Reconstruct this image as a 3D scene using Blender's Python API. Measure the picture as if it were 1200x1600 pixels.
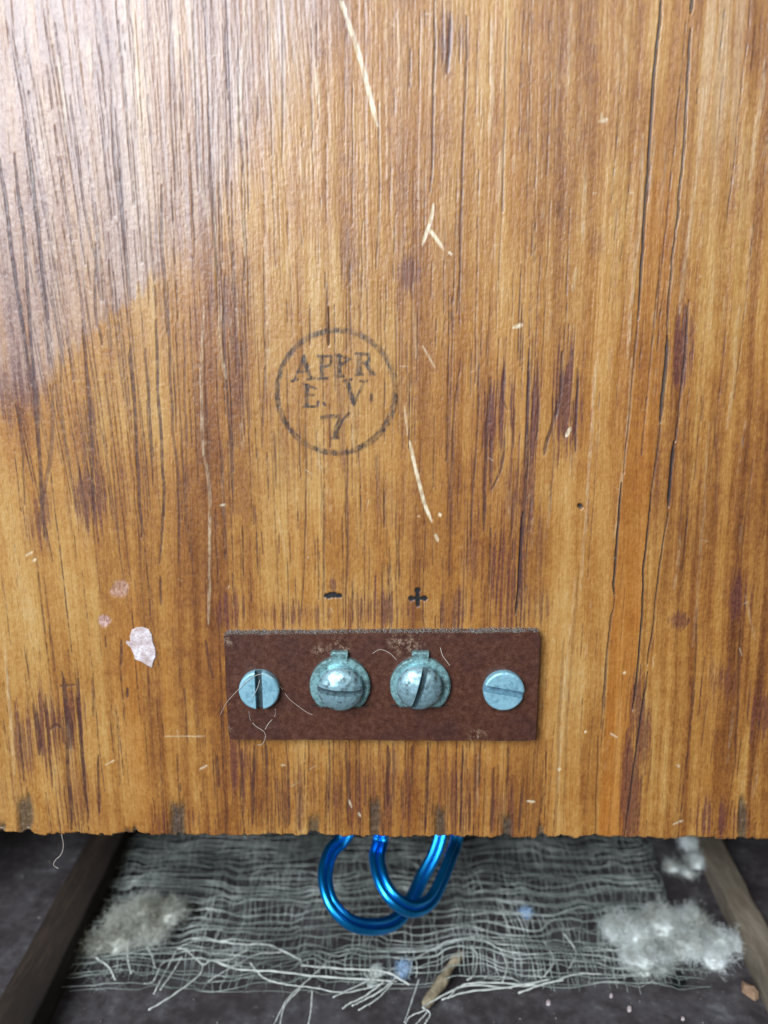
import bpy, bmesh, math, random
import numpy as np
from mathutils import Vector, Matrix

for o in list(bpy.data.objects):
    bpy.data.objects.remove(o)
scene = bpy.context.scene
COL = scene.collection
random.seed(7)
RNG = np.random.default_rng(11)
MM = 0.001

# ------------------------------------------------------------------ camera
# lengths below are millimetres: X right, Y away from the viewer, Z up.
PITCH = math.radians(12.0)
CAM_Y, CAM_Z = -125.0, 133.6
FPX = 1200.0                              # focal length in pixels of the 1200x1600 photograph
cam_d = bpy.data.cameras.new('camera')
cam = bpy.data.objects.new('camera', cam_d)
COL.objects.link(cam)
cam.location = (0, CAM_Y * MM, CAM_Z * MM)
cam.rotation_euler = (math.pi / 2 - PITCH, 0, 0)
cam_d.sensor_fit = 'VERTICAL'
cam_d.sensor_height = 36.0
cam_d.sensor_width = 27.0
cam_d.lens = 36.0 * FPX / 1600.0
cam_d.clip_start = 0.002
cam_d.clip_end = 20.0
cam_d.dof.use_dof = True
cam_d.dof.focus_distance = 0.129
cam_d.dof.aperture_fstop = 14.0
scene.camera = cam

# ------------------------------------------------------------------ world, lamps, exposure
world = bpy.data.worlds.new('World')
scene.world = world
world.use_nodes = True
bg = world.node_tree.nodes['Background']
bg.inputs['Color'].default_value = (0.62, 0.78, 0.92, 1)
bg.inputs['Strength'].default_value = 0.13


def area_lamp(name, loc, target, sx, sy, power, color):
    d = bpy.data.lights.new(name, 'AREA')
    d.shape = 'RECTANGLE'
    d.size, d.size_y = sx, sy
    d.energy = power
    d.color = color
    o = bpy.data.objects.new(name, d)
    COL.objects.link(o)
    o.location = loc
    o.rotation_euler = (Vector(target) - Vector(loc)).to_track_quat('-Z', 'Y').to_euler()
    return o


area_lamp('window_light', (-0.37, -0.66, 0.515), (0, 0, 0.10), 0.44, 0.52, 15.4, (0.82, 0.90, 1.0))
area_lamp('fill_light', (0.40, -0.85, 0.62), (0, 0, 0.09), 0.5, 0.5, 1.7, (1.0, 0.95, 0.88))  # warm fill lamp added at front right, no known source there

vs = scene.view_settings
vs.view_transform = 'Standard'
vs.look = 'None'
vs.exposure = 0.0
vs.gamma = 1.0
vs.use_curve_mapping = False
scene.render.engine = 'CYCLES'
scene.cycles.use_denoising = True
scene.cycles.max_bounces = 6

CP, SP = math.cos(PITCH), math.sin(PITCH)


def ray(u, v):
    a = (u - 600.0) / FPX
    b = (800.0 - v) / FPX
    return (a, CP + b * SP, -SP + b * CP)


def at_y(u, v, y=0.0):
    """Where the sight line of a photo pixel meets the upright plane Y=y (mm)."""
    d = ray(u, v)
    t = (y - CAM_Y) / d[1]
    return (d[0] * t, y, CAM_Z + d[2] * t)


def at_z(u, v, z=0.0):
    """Where the sight line of a photo pixel meets the level plane Z=z (mm)."""
    d = ray(u, v)
    t = (z - CAM_Z) / d[2]
    return (d[0] * t, CAM_Y + d[1] * t, z)


def bxz(u, v):
    p = at_y(u, v, 0.0)
    return (p[0], p[2])


# ------------------------------------------------------------------ colour and node helpers
def lin(r, g, b):
    def f(c):
        c /= 255.0
        return c / 12.92 if c <= 0.04045 else ((c + 0.055) / 1.055) ** 2.4
    return (f(r), f(g), f(b), 1.0)


class Mat:
    def __init__(self, name):
        self.m = bpy.data.materials.new(name)
        self.m.use_nodes = True
        self.t = self.m.node_tree
        self.b = self.t.nodes['Principled BSDF']

    def node(self, kind, **kw):
        n = self.t.nodes.new(kind)
        for k, v in kw.items():
            setattr(n, k, v)
        return n

    def link(self, a, b):
        self.t.links.new(a, b)

    def val(self, sock, v):
        if isinstance(v, bpy.types.NodeSocket):
            self.link(v, sock)
        else:
            sock.default_value = v

    def coords(self, scale=(1, 1, 1)):
        c = self.node('ShaderNodeTexCoord')
        m = self.node('ShaderNodeMapping')
        m.inputs['Scale'].default_value = scale
        self.link(c.outputs['Object'], m.inputs['Vector'])
        return m.outputs[0]

    def noise(self, vec, scale, detail=3.0, rough=0.55, dist=0.0):
        n = self.node('ShaderNodeTexNoise')
        self.link(vec, n.inputs['Vector'])
        n.inputs['Scale'].default_value = scale
        n.inputs['Detail'].default_value = detail
        n.inputs['Roughness'].default_value = rough
        n.inputs['Distortion'].default_value = dist
        return n.outputs['Fac']

    def ramp(self, fac, stops):
        r = self.node('ShaderNodeValToRGB')
        e = r.color_ramp.elements
        while len(e) < len(stops):
            e.new(0.5)
        for i, (p, c) in enumerate(stops):
            e[i].position = p
            e[i].color = c
        self.link(fac, r.inputs[0])
        return r.outputs['Color']

    def rng(self, v, a, b, c=0.0, d=1.0):
        n = self.node('ShaderNodeMapRange')
        self.val(n.inputs['Value'], v)
        n.inputs['From Min'].default_value = a
        n.inputs['From Max'].default_value = b
        n.inputs['To Min'].default_value = c
        n.inputs['To Max'].default_value = d
        return n.outputs[0]

    def math(self, op, a, b=0.0):
        n = self.node('ShaderNodeMath', operation=op)
        self.val(n.inputs[0], a)
        self.val(n.inputs[1], b)
        return n.outputs[0]

    def mix(self, fac, a, b, mode='MIX'):
        n = self.node('ShaderNodeMix', data_type='RGBA', blend_type=mode)
        self.val(n.inputs[0], fac)
        self.val(n.inputs[6], a)
        self.val(n.inputs[7], b)
        return n.outputs[2]

    def bump(self, h, strength, dist):
        n = self.node('ShaderNodeBump')
        self.link(h, n.inputs['Height'])
        n.inputs['Strength'].default_value = strength
        n.inputs['Distance'].default_value = dist
        self.link(n.outputs[0], self.b.inputs['Normal'])

    def set(self, **kw):
        for k, v in kw.items():
            self.val(self.b.inputs[k.replace('_', ' ')], v)
        return self.m


# ------------------------------------------------------------------ numpy noise
_T = RNG.random((8, 256, 256)).astype(np.float32)


def vnoise(x, y, k=0):
    xi = np.floor(x).astype(np.int64)
    yi = np.floor(y).astype(np.int64)
    fx = (x - xi).astype(np.float32)
    fy = (y - yi).astype(np.float32)
    fx = fx * fx * (3 - 2 * fx)
    fy = fy * fy * (3 - 2 * fy)
    t = _T[k % 8]
    x0, x1, y0, y1 = xi & 255, (xi + 1) & 255, yi & 255, (yi + 1) & 255
    a = t[y0, x0] * (1 - fx) + t[y0, x1] * fx
    b = t[y1, x0] * (1 - fx) + t[y1, x1] * fx
    return a * (1 - fy) + b * fy


def fbm(x, y, octv=3, k=0, gain=0.5):
    s, a, tot = 0.0, 1.0, 0.0
    for i in range(octv):
        s = s + a * vnoise(x * 2 ** i + 13.7 * i, y * 2 ** i + 7.1 * i, k + i)
        tot += a
        a *= gain
    return s / tot


def sstep(a, b, x):
    t = np.clip((x - a) / (b - a), 0, 1)
    return t * t * (3 - 2 * t)


# ------------------------------------------------------------------ object helpers
def tag(o, label=None, cat=None, group=None, kind=None):
    if label:
        o['label'] = label
    if cat:
        o['category'] = cat
    if group:
        o['group'] = group
    if kind:
        o['kind'] = kind
    return o


ORIGIN = {}


def mesh_obj(name, verts, faces, mat, parent=None, smooth=True, loc=None):
    """verts in mm; loc (mm) becomes the object's origin."""
    v = np.asarray(verts, dtype=np.float64)
    org = np.zeros(3) if loc is None else np.asarray(loc, float)
    me = bpy.data.meshes.new(name)
    me.from_pydata(((v - org) * MM).tolist(), [], [list(map(int, f)) for f in faces])
    me.update()
    if smooth:
        me.polygons.foreach_set('use_smooth', [True] * len(me.polygons))
    me.materials.append(mat)
    o = bpy.data.objects.new(name, me)
    COL.objects.link(o)
    if parent is not None:
        o.parent = parent
        o.location = Vector(org) * MM - ORIGIN.get(parent.name, parent.location)
        ORIGIN[o.name] = Vector(org) * MM
    else:
        o.location = Vector(org) * MM
    return o


def bm_obj(name, bm, mat, parent=None, smooth=False, loc=(0, 0, 0), fix=True):
    if fix:
        bmesh.ops.recalc_face_normals(bm, faces=bm.faces[:])
    vs_ = [tuple(v.co) for v in bm.verts]
    bm.verts.index_update()
    fs = [[v.index for v in f.verts] for f in bm.faces]
    bm.free()
    return mesh_obj(name, vs_, fs, mat, parent, smooth, loc)


def empty(name, loc):
    o = bpy.data.objects.new(name, None)
    o.empty_display_size = 0.01
    COL.objects.link(o)
    o.location = Vector(loc) * MM
    return o


def smooth_path(pts, n):
    """Catmull-Rom through the points, resampled to n."""
    p = np.asarray(pts, float)
    if len(p) == 2:
        t = np.linspace(0, 1, n)[:, None]
        return p[0] * (1 - t) + p[1] * t
    q = np.vstack([2 * p[0] - p[1], p, 2 * p[-1] - p[-2]])
    out = []
    m = len(p) - 1
    for s in np.linspace(0, m, n):
        i = min(int(s), m - 1)
        t = s - i
        a, b, c, d = q[i], q[i + 1], q[i + 2], q[i + 3]
        out.append(0.5 * (2 * b + (c - a) * t + (2 * a - 5 * b + 4 * c - d) * t * t + (3 * b - a - 3 * c + d) * t ** 3))
    return np.array(out)


def tube(path, rad, sides=6, verts=None, faces=None, cap=True):
    """Append a tube along path (n,3); rad a number or an array."""
    verts = [] if verts is None else verts
    faces = [] if faces is None else faces
    p = np.asarray(path, float)
    n = len(p)
    r = np.full(n, rad, float) if np.isscalar(rad) else np.asarray(rad, float)
    tg = np.gradient(p, axis=0)
    tg /= np.linalg.norm(tg, axis=1)[:, None] + 1e-9
    ref = np.array([0.0, 0.0, 1.0]) if abs(tg[0][2]) < 0.9 else np.array([1.0, 0.0, 0.0])
    u = np.cross(tg[0], ref)
    u /= np.linalg.norm(u)
    base = len(verts)
    ang = np.arange(sides) * 2 * math.pi / sides
    ca, sa = np.cos(ang), np.sin(ang)
    for i in range(n):
        u = u - tg[i] * np.dot(u, tg[i])
        u /= np.linalg.norm(u) + 1e-12
        w = np.cross(tg[i], u)
        ring = p[i] + r[i] * (ca[:, None] * u + sa[:, None] * w)
        verts.extend(ring.tolist())
    for i in range(n - 1):
        a, b = base + i * sides, base + (i + 1) * sides
        for k in range(sides):
            k2 = (k + 1) % sides
            faces.append((a + k, a + k2, b + k2, b + k))
    if cap:
        faces.append(tuple(base + k for k in range(sides))[::-1])
        faces.append(tuple(base + (n - 1) * sides + k for k in range(sides)))
    return verts, faces


# ================================================================== THE WOODEN BOARD
TH = 12.0                     # thickness
Z_BOT = bxz(600, 1308)[1]
XD = 72.0
NX, NZ = 1281, 681
xs = np.concatenate([[-128, -110, -95, -82], np.linspace(-XD, XD, NX), [82, 95, 110, 128]])
zs = np.concatenate([np.linspace(Z_BOT - 0.6, 185.0, NZ), [192, 202, 217]])
X, Z = np.meshgrid(xs, zs)                       # rows go up
X = X.astype(np.float32)
Z = Z.astype(np.float32)
# the same points as pixels of the photograph, used only to look up where marks lie
dz_, dy_ = Z - CAM_Z, -CAM_Y
dep = dy_ * CP - dz_ * SP
U = 600 + FPX * X / dep
V = 800 - FPX * (dy_ * SP + dz_ * CP) / dep
DX = 2 * XD / (NX - 1)
DZ = (185.0 - (Z_BOT - 0.6)) / (NZ - 1)
C0 = 4                                             # first dense column


def zero():
    return np.zeros_like(X)


def stroke(mask, pts, hw, amt=1.0, soft=None, wob=0.0, px=True, taper=True, brk=0.0):
    """Lay a line on a mask. pts photo pixels (or board mm), hw half width in mm."""
    p = np.array([bxz(*q) for q in pts] if px else pts, float)
    L = np.linalg.norm(np.diff(p, axis=0), axis=1).sum()
    n = max(2, int(L / 1.5) + 1)
    p = smooth_path(p, n)
    if wob:
        s = np.linspace(0, L / 4.0, n)
        o = RNG.random() * 200
        p[:, 0] += wob * 2 * (fbm(s + o, s * 0 + o, 2, 3) - 0.5)
    soft = hw if soft is None else soft
    m = hw + soft + 0.1
    ca = max(0, int((p[:, 0].min() - m + XD) / DX)) + C0
    cb = min(NX - 1, int((p[:, 0].max() + m + XD) / DX) + 1) + C0
    ra = max(0, int((p[:, 1].min() - m - zs[0]) / DZ))
    rb = min(NZ - 1, int((p[:, 1].max() + m - zs[0]) / DZ) + 1)
    if cb <= ca or rb <= ra:
        return
    sx, sz = X[ra:rb + 1, ca:cb + 1], Z[ra:rb + 1, ca:cb + 1]
    best = np.full(sx.shape, 1e9, np.float32)
    along = np.zeros(sx.shape, np.float32)
    for i in range(n - 1):
        a, b = p[i], p[i + 1]
        d = b - a
        l2 = d @ d + 1e-9
        t = np.clip(((sx - a[0]) * d[0] + (sz - a[1]) * d[1]) / l2, 0, 1)
        dd = np.hypot(sx - a[0] - t * d[0], sz - a[1] - t * d[1])
        c = dd < best
        best = np.where(c, dd, best)
        along = np.where(c, (i + t) / (n - 1), along)
    w = hw
    if taper:
        w = hw * np.clip(np.minimum(along, 1 - along) * 5 + 0.25, 0, 1)
    val = amt * (1 - sstep(w, w + soft, best))
    if brk:
        o = RNG.random() * 99
        val = val * (1 - brk + brk * sstep(0.35, 0.6, fbm(sx * 1.7 + o, sz * 1.1 + o, 2, 2)))
    sub = mask[ra:rb + 1, ca:cb + 1]
    np.maximum(sub, val, out=sub)


def blob(cu, cv, ru, rv, edge=0.45, seed=0.0):
    d = np.hypot((U - cu) / ru, (V - cv) / rv)
    d = d + 0.55 * (fbm(U / max(ru, 6) * 1.3 + seed, V / max(rv, 6) * 1.1 + seed, 3, 1) - 0.5)
    return 1 - sstep(1 - edge, 1 + edge * 0.3, d)


# --- grain coordinate: nearly upright, leaning in at the upper left, bending a little
lean = 0.11 * np.clip(-X - 38, 0, 60) * sstep(92, 162, Z)
XW = X + 1.6 * (fbm(X * 0.05, Z * 0.016, 3, 0) - 0.5) * 2 + lean * 0.6 + 0.028 * (Z - 46) * sstep(10, 45, X)
broad = fbm(XW * 0.16, Z * 0.010 + 5, 3, 1)
band = fbm(XW * 0.75, Z * 0.016, 3, 2)
fine = fbm(XW * 3.2, Z * 0.05, 3, 3)
fib = fbm(XW * 6.0 + 31, Z * 0.35, 2, 4)
mott = fbm(X * 0.9, Z * 0.55, 4, 5)
blot = fbm(X * 0.22 + 3, Z * 0.09, 4, 2)
tone = 0.47 + 0.45 * (broad - 0.5) + 0.36 * (band - 0.5) + 0.14 * (fine - 0.5) + 0.08 * (fib - 0.5) + 0.20 * (mott - 0.5) + 0.30 * (blot - 0.5)
tone += 0.30 * sstep(30, 48, X) * (band - 0.5)
# real pale and dark areas of the varnish
for cu, cv, ru, rv, dv in [
        (60, 880, 95, 230, 0.20), (230, 610, 90, 160, 0.13), (110, 1180, 130, 130, 0.10), (560, 560, 80, 300, 0.04),
        (1120, 300, 75, 420, 0.14), (900, 300, 60, 420, -0.06), (800, 250, 60, 300, -0.02), (880, 1100, 50, 260, 0.09),
        (1120, 1000, 90, 330, -0.12), (1180, 700, 40, 200, -0.08), (250, 1010, 110, 190, -0.07), (560, 1240, 260, 70, -0.10),
        (600, 840, 180, 90, -0.05), (760, 840, 70, 160, -0.10), (340, 620, 45, 200, -0.10), (440, 380, 100, 170, 0.03)]:
    tone += dv * blob(cu, cv, ru, rv, 0.7, cu)
tone = tone + 0.06 * sstep(900, 0, V)  # whole face slightly lighter towards the top

vein, stain, orange = zero(), zero(), zero()
scr, ink, crack, weath = zero(), zero(), zero(), zero()
chip, bare, mark, pale = zero(), zero(), zero(), zero()

# --- worn, purple-grey upper left, with the hard tide line the photograph shows
bu = [-400, 0, 60, 130, 170, 225, 300, 360, 430, 520, 600, 700]
bv = [700, 640, 610, 535, 490, 452, 420, 300, 190, 40, -160, -400]
lim = np.interp(U, bu, bv) + 26 * (fbm(U / 22.0, V / 40.0, 3, 2) - 0.5) + 46 * (fbm(XW * 1.6, Z * 0.03, 3, 5) - 0.5)
soft_ = np.interp(U, [0, 110, 140, 220, 250, 330, 700], [60, 30, 9, 9, 30, 120, 170])
weath = 1 - sstep(-1, 0.6, (V - lim) / soft_)
weath *= 0.55 + 0.45 * sstep(0.3, 0.62, fbm(XW * 0.9, Z * 0.03 + 9, 3, 6))
weath = np.maximum(weath, 0.35 * blob(1140, 60, 90, 330, 0.9, 3.0) * sstep(0.4, 0.6, band))

# --- countless fine pores, more of them on the left and along the bottom
for i in range(760):
    u = random.uniform(-10, 1210)
    v = random.uniform(-20, 1300)
    if u > 860 and random.random() < 0.62:
        continue
    ln = random.choice([25, 40, 60, 90, 140, 200, 320]) * random.uniform(0.6, 1.3)
    if random.random() < 0.3:
        v = random.uniform(1000, 1300)
    x0, z0 = bxz(u, v)
    z1 = z0 - ln / 9.3
    lx = 0.09 * max(0, -x0 - 36) * (1 if z0 > 118 else 0.2) * (z0 - z1) / 18.0
    dxr = random.uniform(-0.012, 0.012) * (z0 - z1) + lx - 0.02 * (z0 - z1) * (x0 > 30)
    stroke(vein, [(x0, z0), (x0 + dxr * 0.5, (z0 + z1) / 2), (x0 + dxr, z1)], random.uniform(0.01, 0.06),
           random.uniform(0.3, 0.9), soft=0.14, wob=random.uniform(0.05, 0.3), px=False, brk=0.55)
for i in range(340):
    zone = random.random()
    if zone < .4:
        u, v, ln = random.uniform(0, 380), random.uniform(-20, 700), random.uniform(60, 260)
    elif zone < .7:
        u, v, ln = random.uniform(330, 860), random.uniform(1155, 1290), random.uniform(20, 110)
    else:
        u, v, ln = random.uniform(330, 840), random.uniform(400, 960), random.uniform(30, 140)
    x0, z0 = bxz(u, v)
    z1 = max(z0 - ln / 9.3, Z_BOT)
    lx = 0.09 * max(0, -x0 - 34) * (1 if z0 > 118 else 0.25) * (z0 - z1) / 18.0
    stroke(vein, [(x0, z0), (x0 + lx * .5, (z0 + z1) / 2), (x0 + lx, z1)], random.uniform(0.0, 0.05), random.uniform(0.5, 1.0), soft=0.13, wob=random.uniform(.05, .2), px=False, brk=0.35)
# strong dark veins read off the photograph
for pts, w, a in [
        ([(0, 250), (12, 340), (30, 470), (50, 600)], .22, .95), ([(22, 240), (38, 380), (48, 520), (60, 700), (70, 840)], .2, .9),
        ([(40, 190), (55, 320), (68, 440), (75, 500)], .2, .9), ([(110, 150), (128, 300), (148, 400), (158, 470)], .14, .7),
        ([(150, 380), (150, 480), (160, 540)], .16, .8), ([(130, 500), (136, 580), (143, 700), (146, 820)], .2, .85),
        ([(175, 140), (180, 260), (190, 330), (200, 440)], .16, .7), ([(180, 170), (192, 330), (205, 470)], .14, .7),
        ([(204, 540), (209, 620), (217, 760), (222, 840)], .22, .9), ([(228, 545), (232, 620), (240, 760)], .13, .8),
        ([(243, 500), (248, 620), (256, 760), (250, 880)], .2, .9), ([(262, 440), (268, 620), (278, 760), (280, 880)], .16, .8),
        ([(252, 290), (256, 420), (262, 520)], .2, .75), ([(286, 500), (290, 620), (292, 700)], .12, .6),
        ([(95, 530), (98, 650), (118, 800)], .14, .6), ([(57, 600), (60, 680), (66, 800)], .26, .75),
        ([(83, 600), (80, 700), (66, 790), (64, 830)], .3, .6), ([(32, 640), (35, 720), (40, 790)], .12, .7),
        ([(350, 430), (352, 560), (360, 680), (364, 800)], .13, .75), ([(412, 400), (414, 560), (410, 700)], .12, .6),
        ([(511, 440), (512, 520), (513, 540)], .1, .85), ([(478, 640), (478, 800), (472, 960)], .08, .7),
        ([(543, 700), (543, 820), (540, 980)], .09, .8), ([(505, 820), (506, 980)], .08, .6),
        ([(268, 0), (266, 100), (270, 200), (275, 300)], .1, .6), ([(302, 0), (306, 120), (310, 300)], .09, .6),
        ([(440, 0), (442, 130), (441, 260)], .1, .6), ([(590, 160), (592, 300), (588, 420)], .1, .6),
        ([(680, 0), (679, 100), (676, 240), (672, 300)], .15, .75), ([(728, 25), (729, 90), (727, 130), (722, 300), (718, 470)], .14, .8),
        ([(703, 20), (702, 70), (698, 115)], .2, .8), ([(790, 30), (788, 200), (786, 330)], .09, .7),
        ([(720, 560), (707, 680), (703, 900)], .08, .7), ([(748, 570), (747, 640), (740, 760), (737, 850)], .1, .8),
        ([(826, 545), (825, 640), (821, 760), (812, 900), (806, 980)], .2, 1.0), ([(840, 560), (841, 650), (838, 690)], .1, .8),
        ([(790, 565), (786, 620), (793, 640)], .1, .8), ([(767, 590), (763, 660), (760, 720), (755, 820)], .2, .8),
        ([(878, 550), (874, 620), (855, 690), (850, 710)], .25, .9), ([(902, 575), (901, 640), (899, 705)], .15, .9),
        ([(865, 620), (864, 720), (860, 800)], .08, .6), ([(805, 640), (803, 700)], .1, .7), ([(790, 680), (785, 730), (768, 765)], .14, .8),
        ([(800, 770), (800, 820), (796, 850)], .12, .6), ([(830, 780), (826, 830)], .1, .6), ([(758, 770), (757, 830)], .16, .8),
        ([(97, 1050), (103, 1110), (106, 1200), (112, 1300)], .3, .95), ([(121, 1060), (124, 1120), (130, 1200), (138, 1280)], .26, .95),
        ([(72, 1085), (76, 1160), (82, 1230)], .16, .8), ([(53, 1100), (60, 1140), (62, 1180)], .35, .8), ([(30, 1130), (38, 1220)], .16, .8),
        ([(153, 1180), (155, 1270)], .16, .9), ([(145, 1060), (147, 1120)], .12, .7), ([(95, 1072), (110, 1068), (118, 1070)], .22, .8),
        ([(78, 1140), (90, 1132), (100, 1140)], .22, .8), ([(104, 1100), (112, 1140), (110, 1170)], .3, .8),
        ([(190, 1000), (190, 1038)], .16, .8), ([(198, 1075), (198, 1090)], .2, .9), ([(252, 900), (252, 945)], .15, .8),
        ([(340, 1180), (344, 1230)], .18, .8), ([(320, 1000), (333, 1060)], .18, .7), ([(378, 1170), (376, 1250)], .14, .8),
        ([(396, 1165), (395, 1290)], .22, .9), ([(416, 1165), (418, 1230)], .2, .8), ([(450, 1190), (452, 1290)], .2, .9),
        ([(514, 1160), (513, 1270)], .12, .9), ([(540, 1160), (545, 1290)], .2, .8), ([(557, 1165), (558, 1250)], .12, .8), ([(606, 1165), (606, 1260)], .3, .9),
        ([(645, 1165), (645, 1230)], .12, .8), ([(668, 1160), (667, 1240), (664, 1305)], .18, 1.0), ([(723, 1165), (719, 1300)], .16, .9),
        ([(750, 1160), (748, 1230)], .14, .8), ([(772, 1200), (768, 1300)], .2, .8), ([(795, 1165), (792, 1230)], .16, .8), ([(815, 1230), (812, 1300)], .2, .8),
        ([(735, 1240), (733, 1300)], .14, .8), ([(470, 1230), (468, 1300)], .14, .7),
        ([(1090, 950), (1085, 1060), (1075, 1180)], .12, .7), ([(1158, 970), (1152, 1100), (1148, 1200)], .14, .7),
        ([(1175, 720), (1160, 860), (1156, 950)], .07, .5), ([(1020, 1170), (1010, 1240)], .08, .5),
        ([(880, 1000), (872, 1180), (868, 1300)], .25, .35), ([(905, 880), (888, 1100), (880, 1290)], .2, .3),
        ([(1115, 640), (1120, 720), (1118, 800)], .12, .4), ([(1070, 700), (1060, 860)], .07, .5)]:
    stroke(vein, pts, w * 0.85, a, soft=0.16, wob=0.22, brk=0.25)

# --- purple-red stain patches, broken into streaks along the grain
STR = fbm(XW * 2.6 + 3, Z * 0.06, 5, 6, 0.66)
for cu, cv, ru, rv, a, th in [
        (775, 640, 30, 85, 1.0, .40), (832, 640, 22, 85, .95, .42), (885, 625, 22, 80, 1.0, .36), (800, 770, 50, 110, .75, .42), (790, 900, 45, 90, .85, .42),
        (730, 870, 18, 50, .6, .44), (715, 950, 25, 40, .8, .40), (640, 425, 22, 30, .75, .40), (700, 70, 30, 50, .75, .46), (150, 780, 34, 60, .85, .36),
        (62, 800, 22, 60, .75, .40), (25, 615, 50, 45, .7, .36), (75, 1135, 40, 55, .9, .36), (110, 1120, 26, 60, .85, .40), (40, 1160, 28, 50, .7, .42),
        (120, 1240, 50, 70, .55, .45), (360, 950, 32, 45, .85, .40), (440, 962, 60, 26, .85, .42), (590, 955, 60, 40, .9, .42), (500, 965, 40, 24, .7, .45),
        (690, 960, 60, 34, .7, .46), (840, 950, 26, 34, .6, .45), (1066, 545, 14, 45, .9, .2), (1000, 1130, 12, 60, .8, .2), (985, 1240, 14, 70, .8, .2),
        (1152, 935, 18, 34, .8, .34), (1060, 970, 12, 12, .7, .2), (1130, 1060, 24, 40, .6, .38), (1192, 1110, 18, 50, .75, .34), (1120, 1280, 46, 38, .9, .42),
        (375, 1200, 34, 60, .75, .45), (460, 1240, 60, 70, .55, .46), (600, 1230, 80, 80, .65, .46), (720, 1235, 60, 75, .65, .46), (790, 1270, 40, 50, .6, .46),
        (270, 1290, 34, 34, .7, .42), (355, 470, 30, 90, .55, .42), (365, 600, 22, 110, .45, .44), (530, 640, 14, 110, .45, .42), (140, 700, 30, 90, .4, .45),
        (600, 770, 40, 60, .4, .48), (20, 1230, 30, 60, .5, .46), (850, 860, 14, 60, .5, .45), (455, 700, 30, 90, .3, .48), (545, 400, 14, 50, .5, .42), (935, 380, 10, 26, .3, .3)]:
    bl = blob(cu, cv, ru * 1.25, rv * 1.25, 0.9, cu * .37)
    te = th + 0.025 + (1 - bl) * 0.34
    stain = np.maximum(stain, a * (0.42 * sstep(te - 0.16, te + 0.02, STR) + 0.58 * sstep(te, te + 0.045, STR)) * (bl > 0.02))

# --- the orange latewood strip between the two long cracks on the right
lv = [-100, 0, 250, 480, 600, 760, 950, 1100, 1320]
le = np.interp(V, lv, [1034, 1030, 1011, 996, 986, 972, 957, 946, 933])
re = np.interp(V, lv, [1084, 1080, 1060, 1043, 1032, 1018, 1002, 990, 974])
inside = sstep(-3, 4, U - le) * sstep(-3, 4, re - U)
orange = inside * np.interp(V, [0, 250, 300, 420, 520, 620, 720, 1320], [.12, .2, .6, .6, .3, .55, .85, 1.0]) * (0.72 + 0.5 * (fbm(X * .5, Z * .18, 3, 4) - 0.3))
orange = np.maximum(orange, 0.55 * blob(235, 1040, 60, 190, 0.9, 9) * sstep(.4, .6, band))
orange = np.maximum(orange, 0.16 * sstep(.50, .7, broad) * sstep(480, 700, U) * (U < 1000))
for pts, w, a in [
        ([(1035, -30), (1028, 60), (1020, 150), (1010, 300), (1003, 400), (997, 500)], .17, 1.0), ([(1083, -30), (1080, 20)], .2, 1.0),
        ([(1080, 45), (1074, 130), (1064, 290), (1055, 370)], .13, .9), ([(1056, 365), (1048, 430), (1043, 525)], .09, .85), ([(997, 500), (988, 600), (975, 740)], .06, .6), ([(1034, 655), (1026, 720), (1018, 780)], .07, .7), ([(961, 930), (953, 1000), (940, 1140)], .07, .6), ([(1043, 525), (1040, 580), (1032, 660)], .28, .95),
        ([(1077, 470), (1070, 560), (1062, 640), (1056, 690)], .09, .8), ([(1053, 690), (1048, 745), (1044, 792)], .28, 1.0), ([(1044, 800), (1030, 900), (1020, 980), (1012, 1040)], .09, .8),
        ([(1018, 770), (1008, 880), (1002, 970), (996, 1060), (989, 1110)], .14, .95), ([(1012, 1050), (1001, 1130), (990, 1200), (976, 1310)], .12, .9),
        ([(972, 755), (965, 830), (960, 900), (961, 930)], .17, .95), ([(955, 960), (947, 1050), (942, 1110)], .08, .7), ([(936, 1150), (930, 1310)], .06, .5),
        ([(514, 480), (513, 540)], .05, .9), ([(806, 960), (811, 900), (818, 800)], .08, .8), ([(977, 920), (970, 1000)], .05, .3)]:
    stroke(crack, pts, w * 0.8, a, soft=0.11, wob=0.22)
stroke(crack, [(906, 790), (908, 792)], 0.3, 1.0, soft=.15, taper=False)

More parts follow.
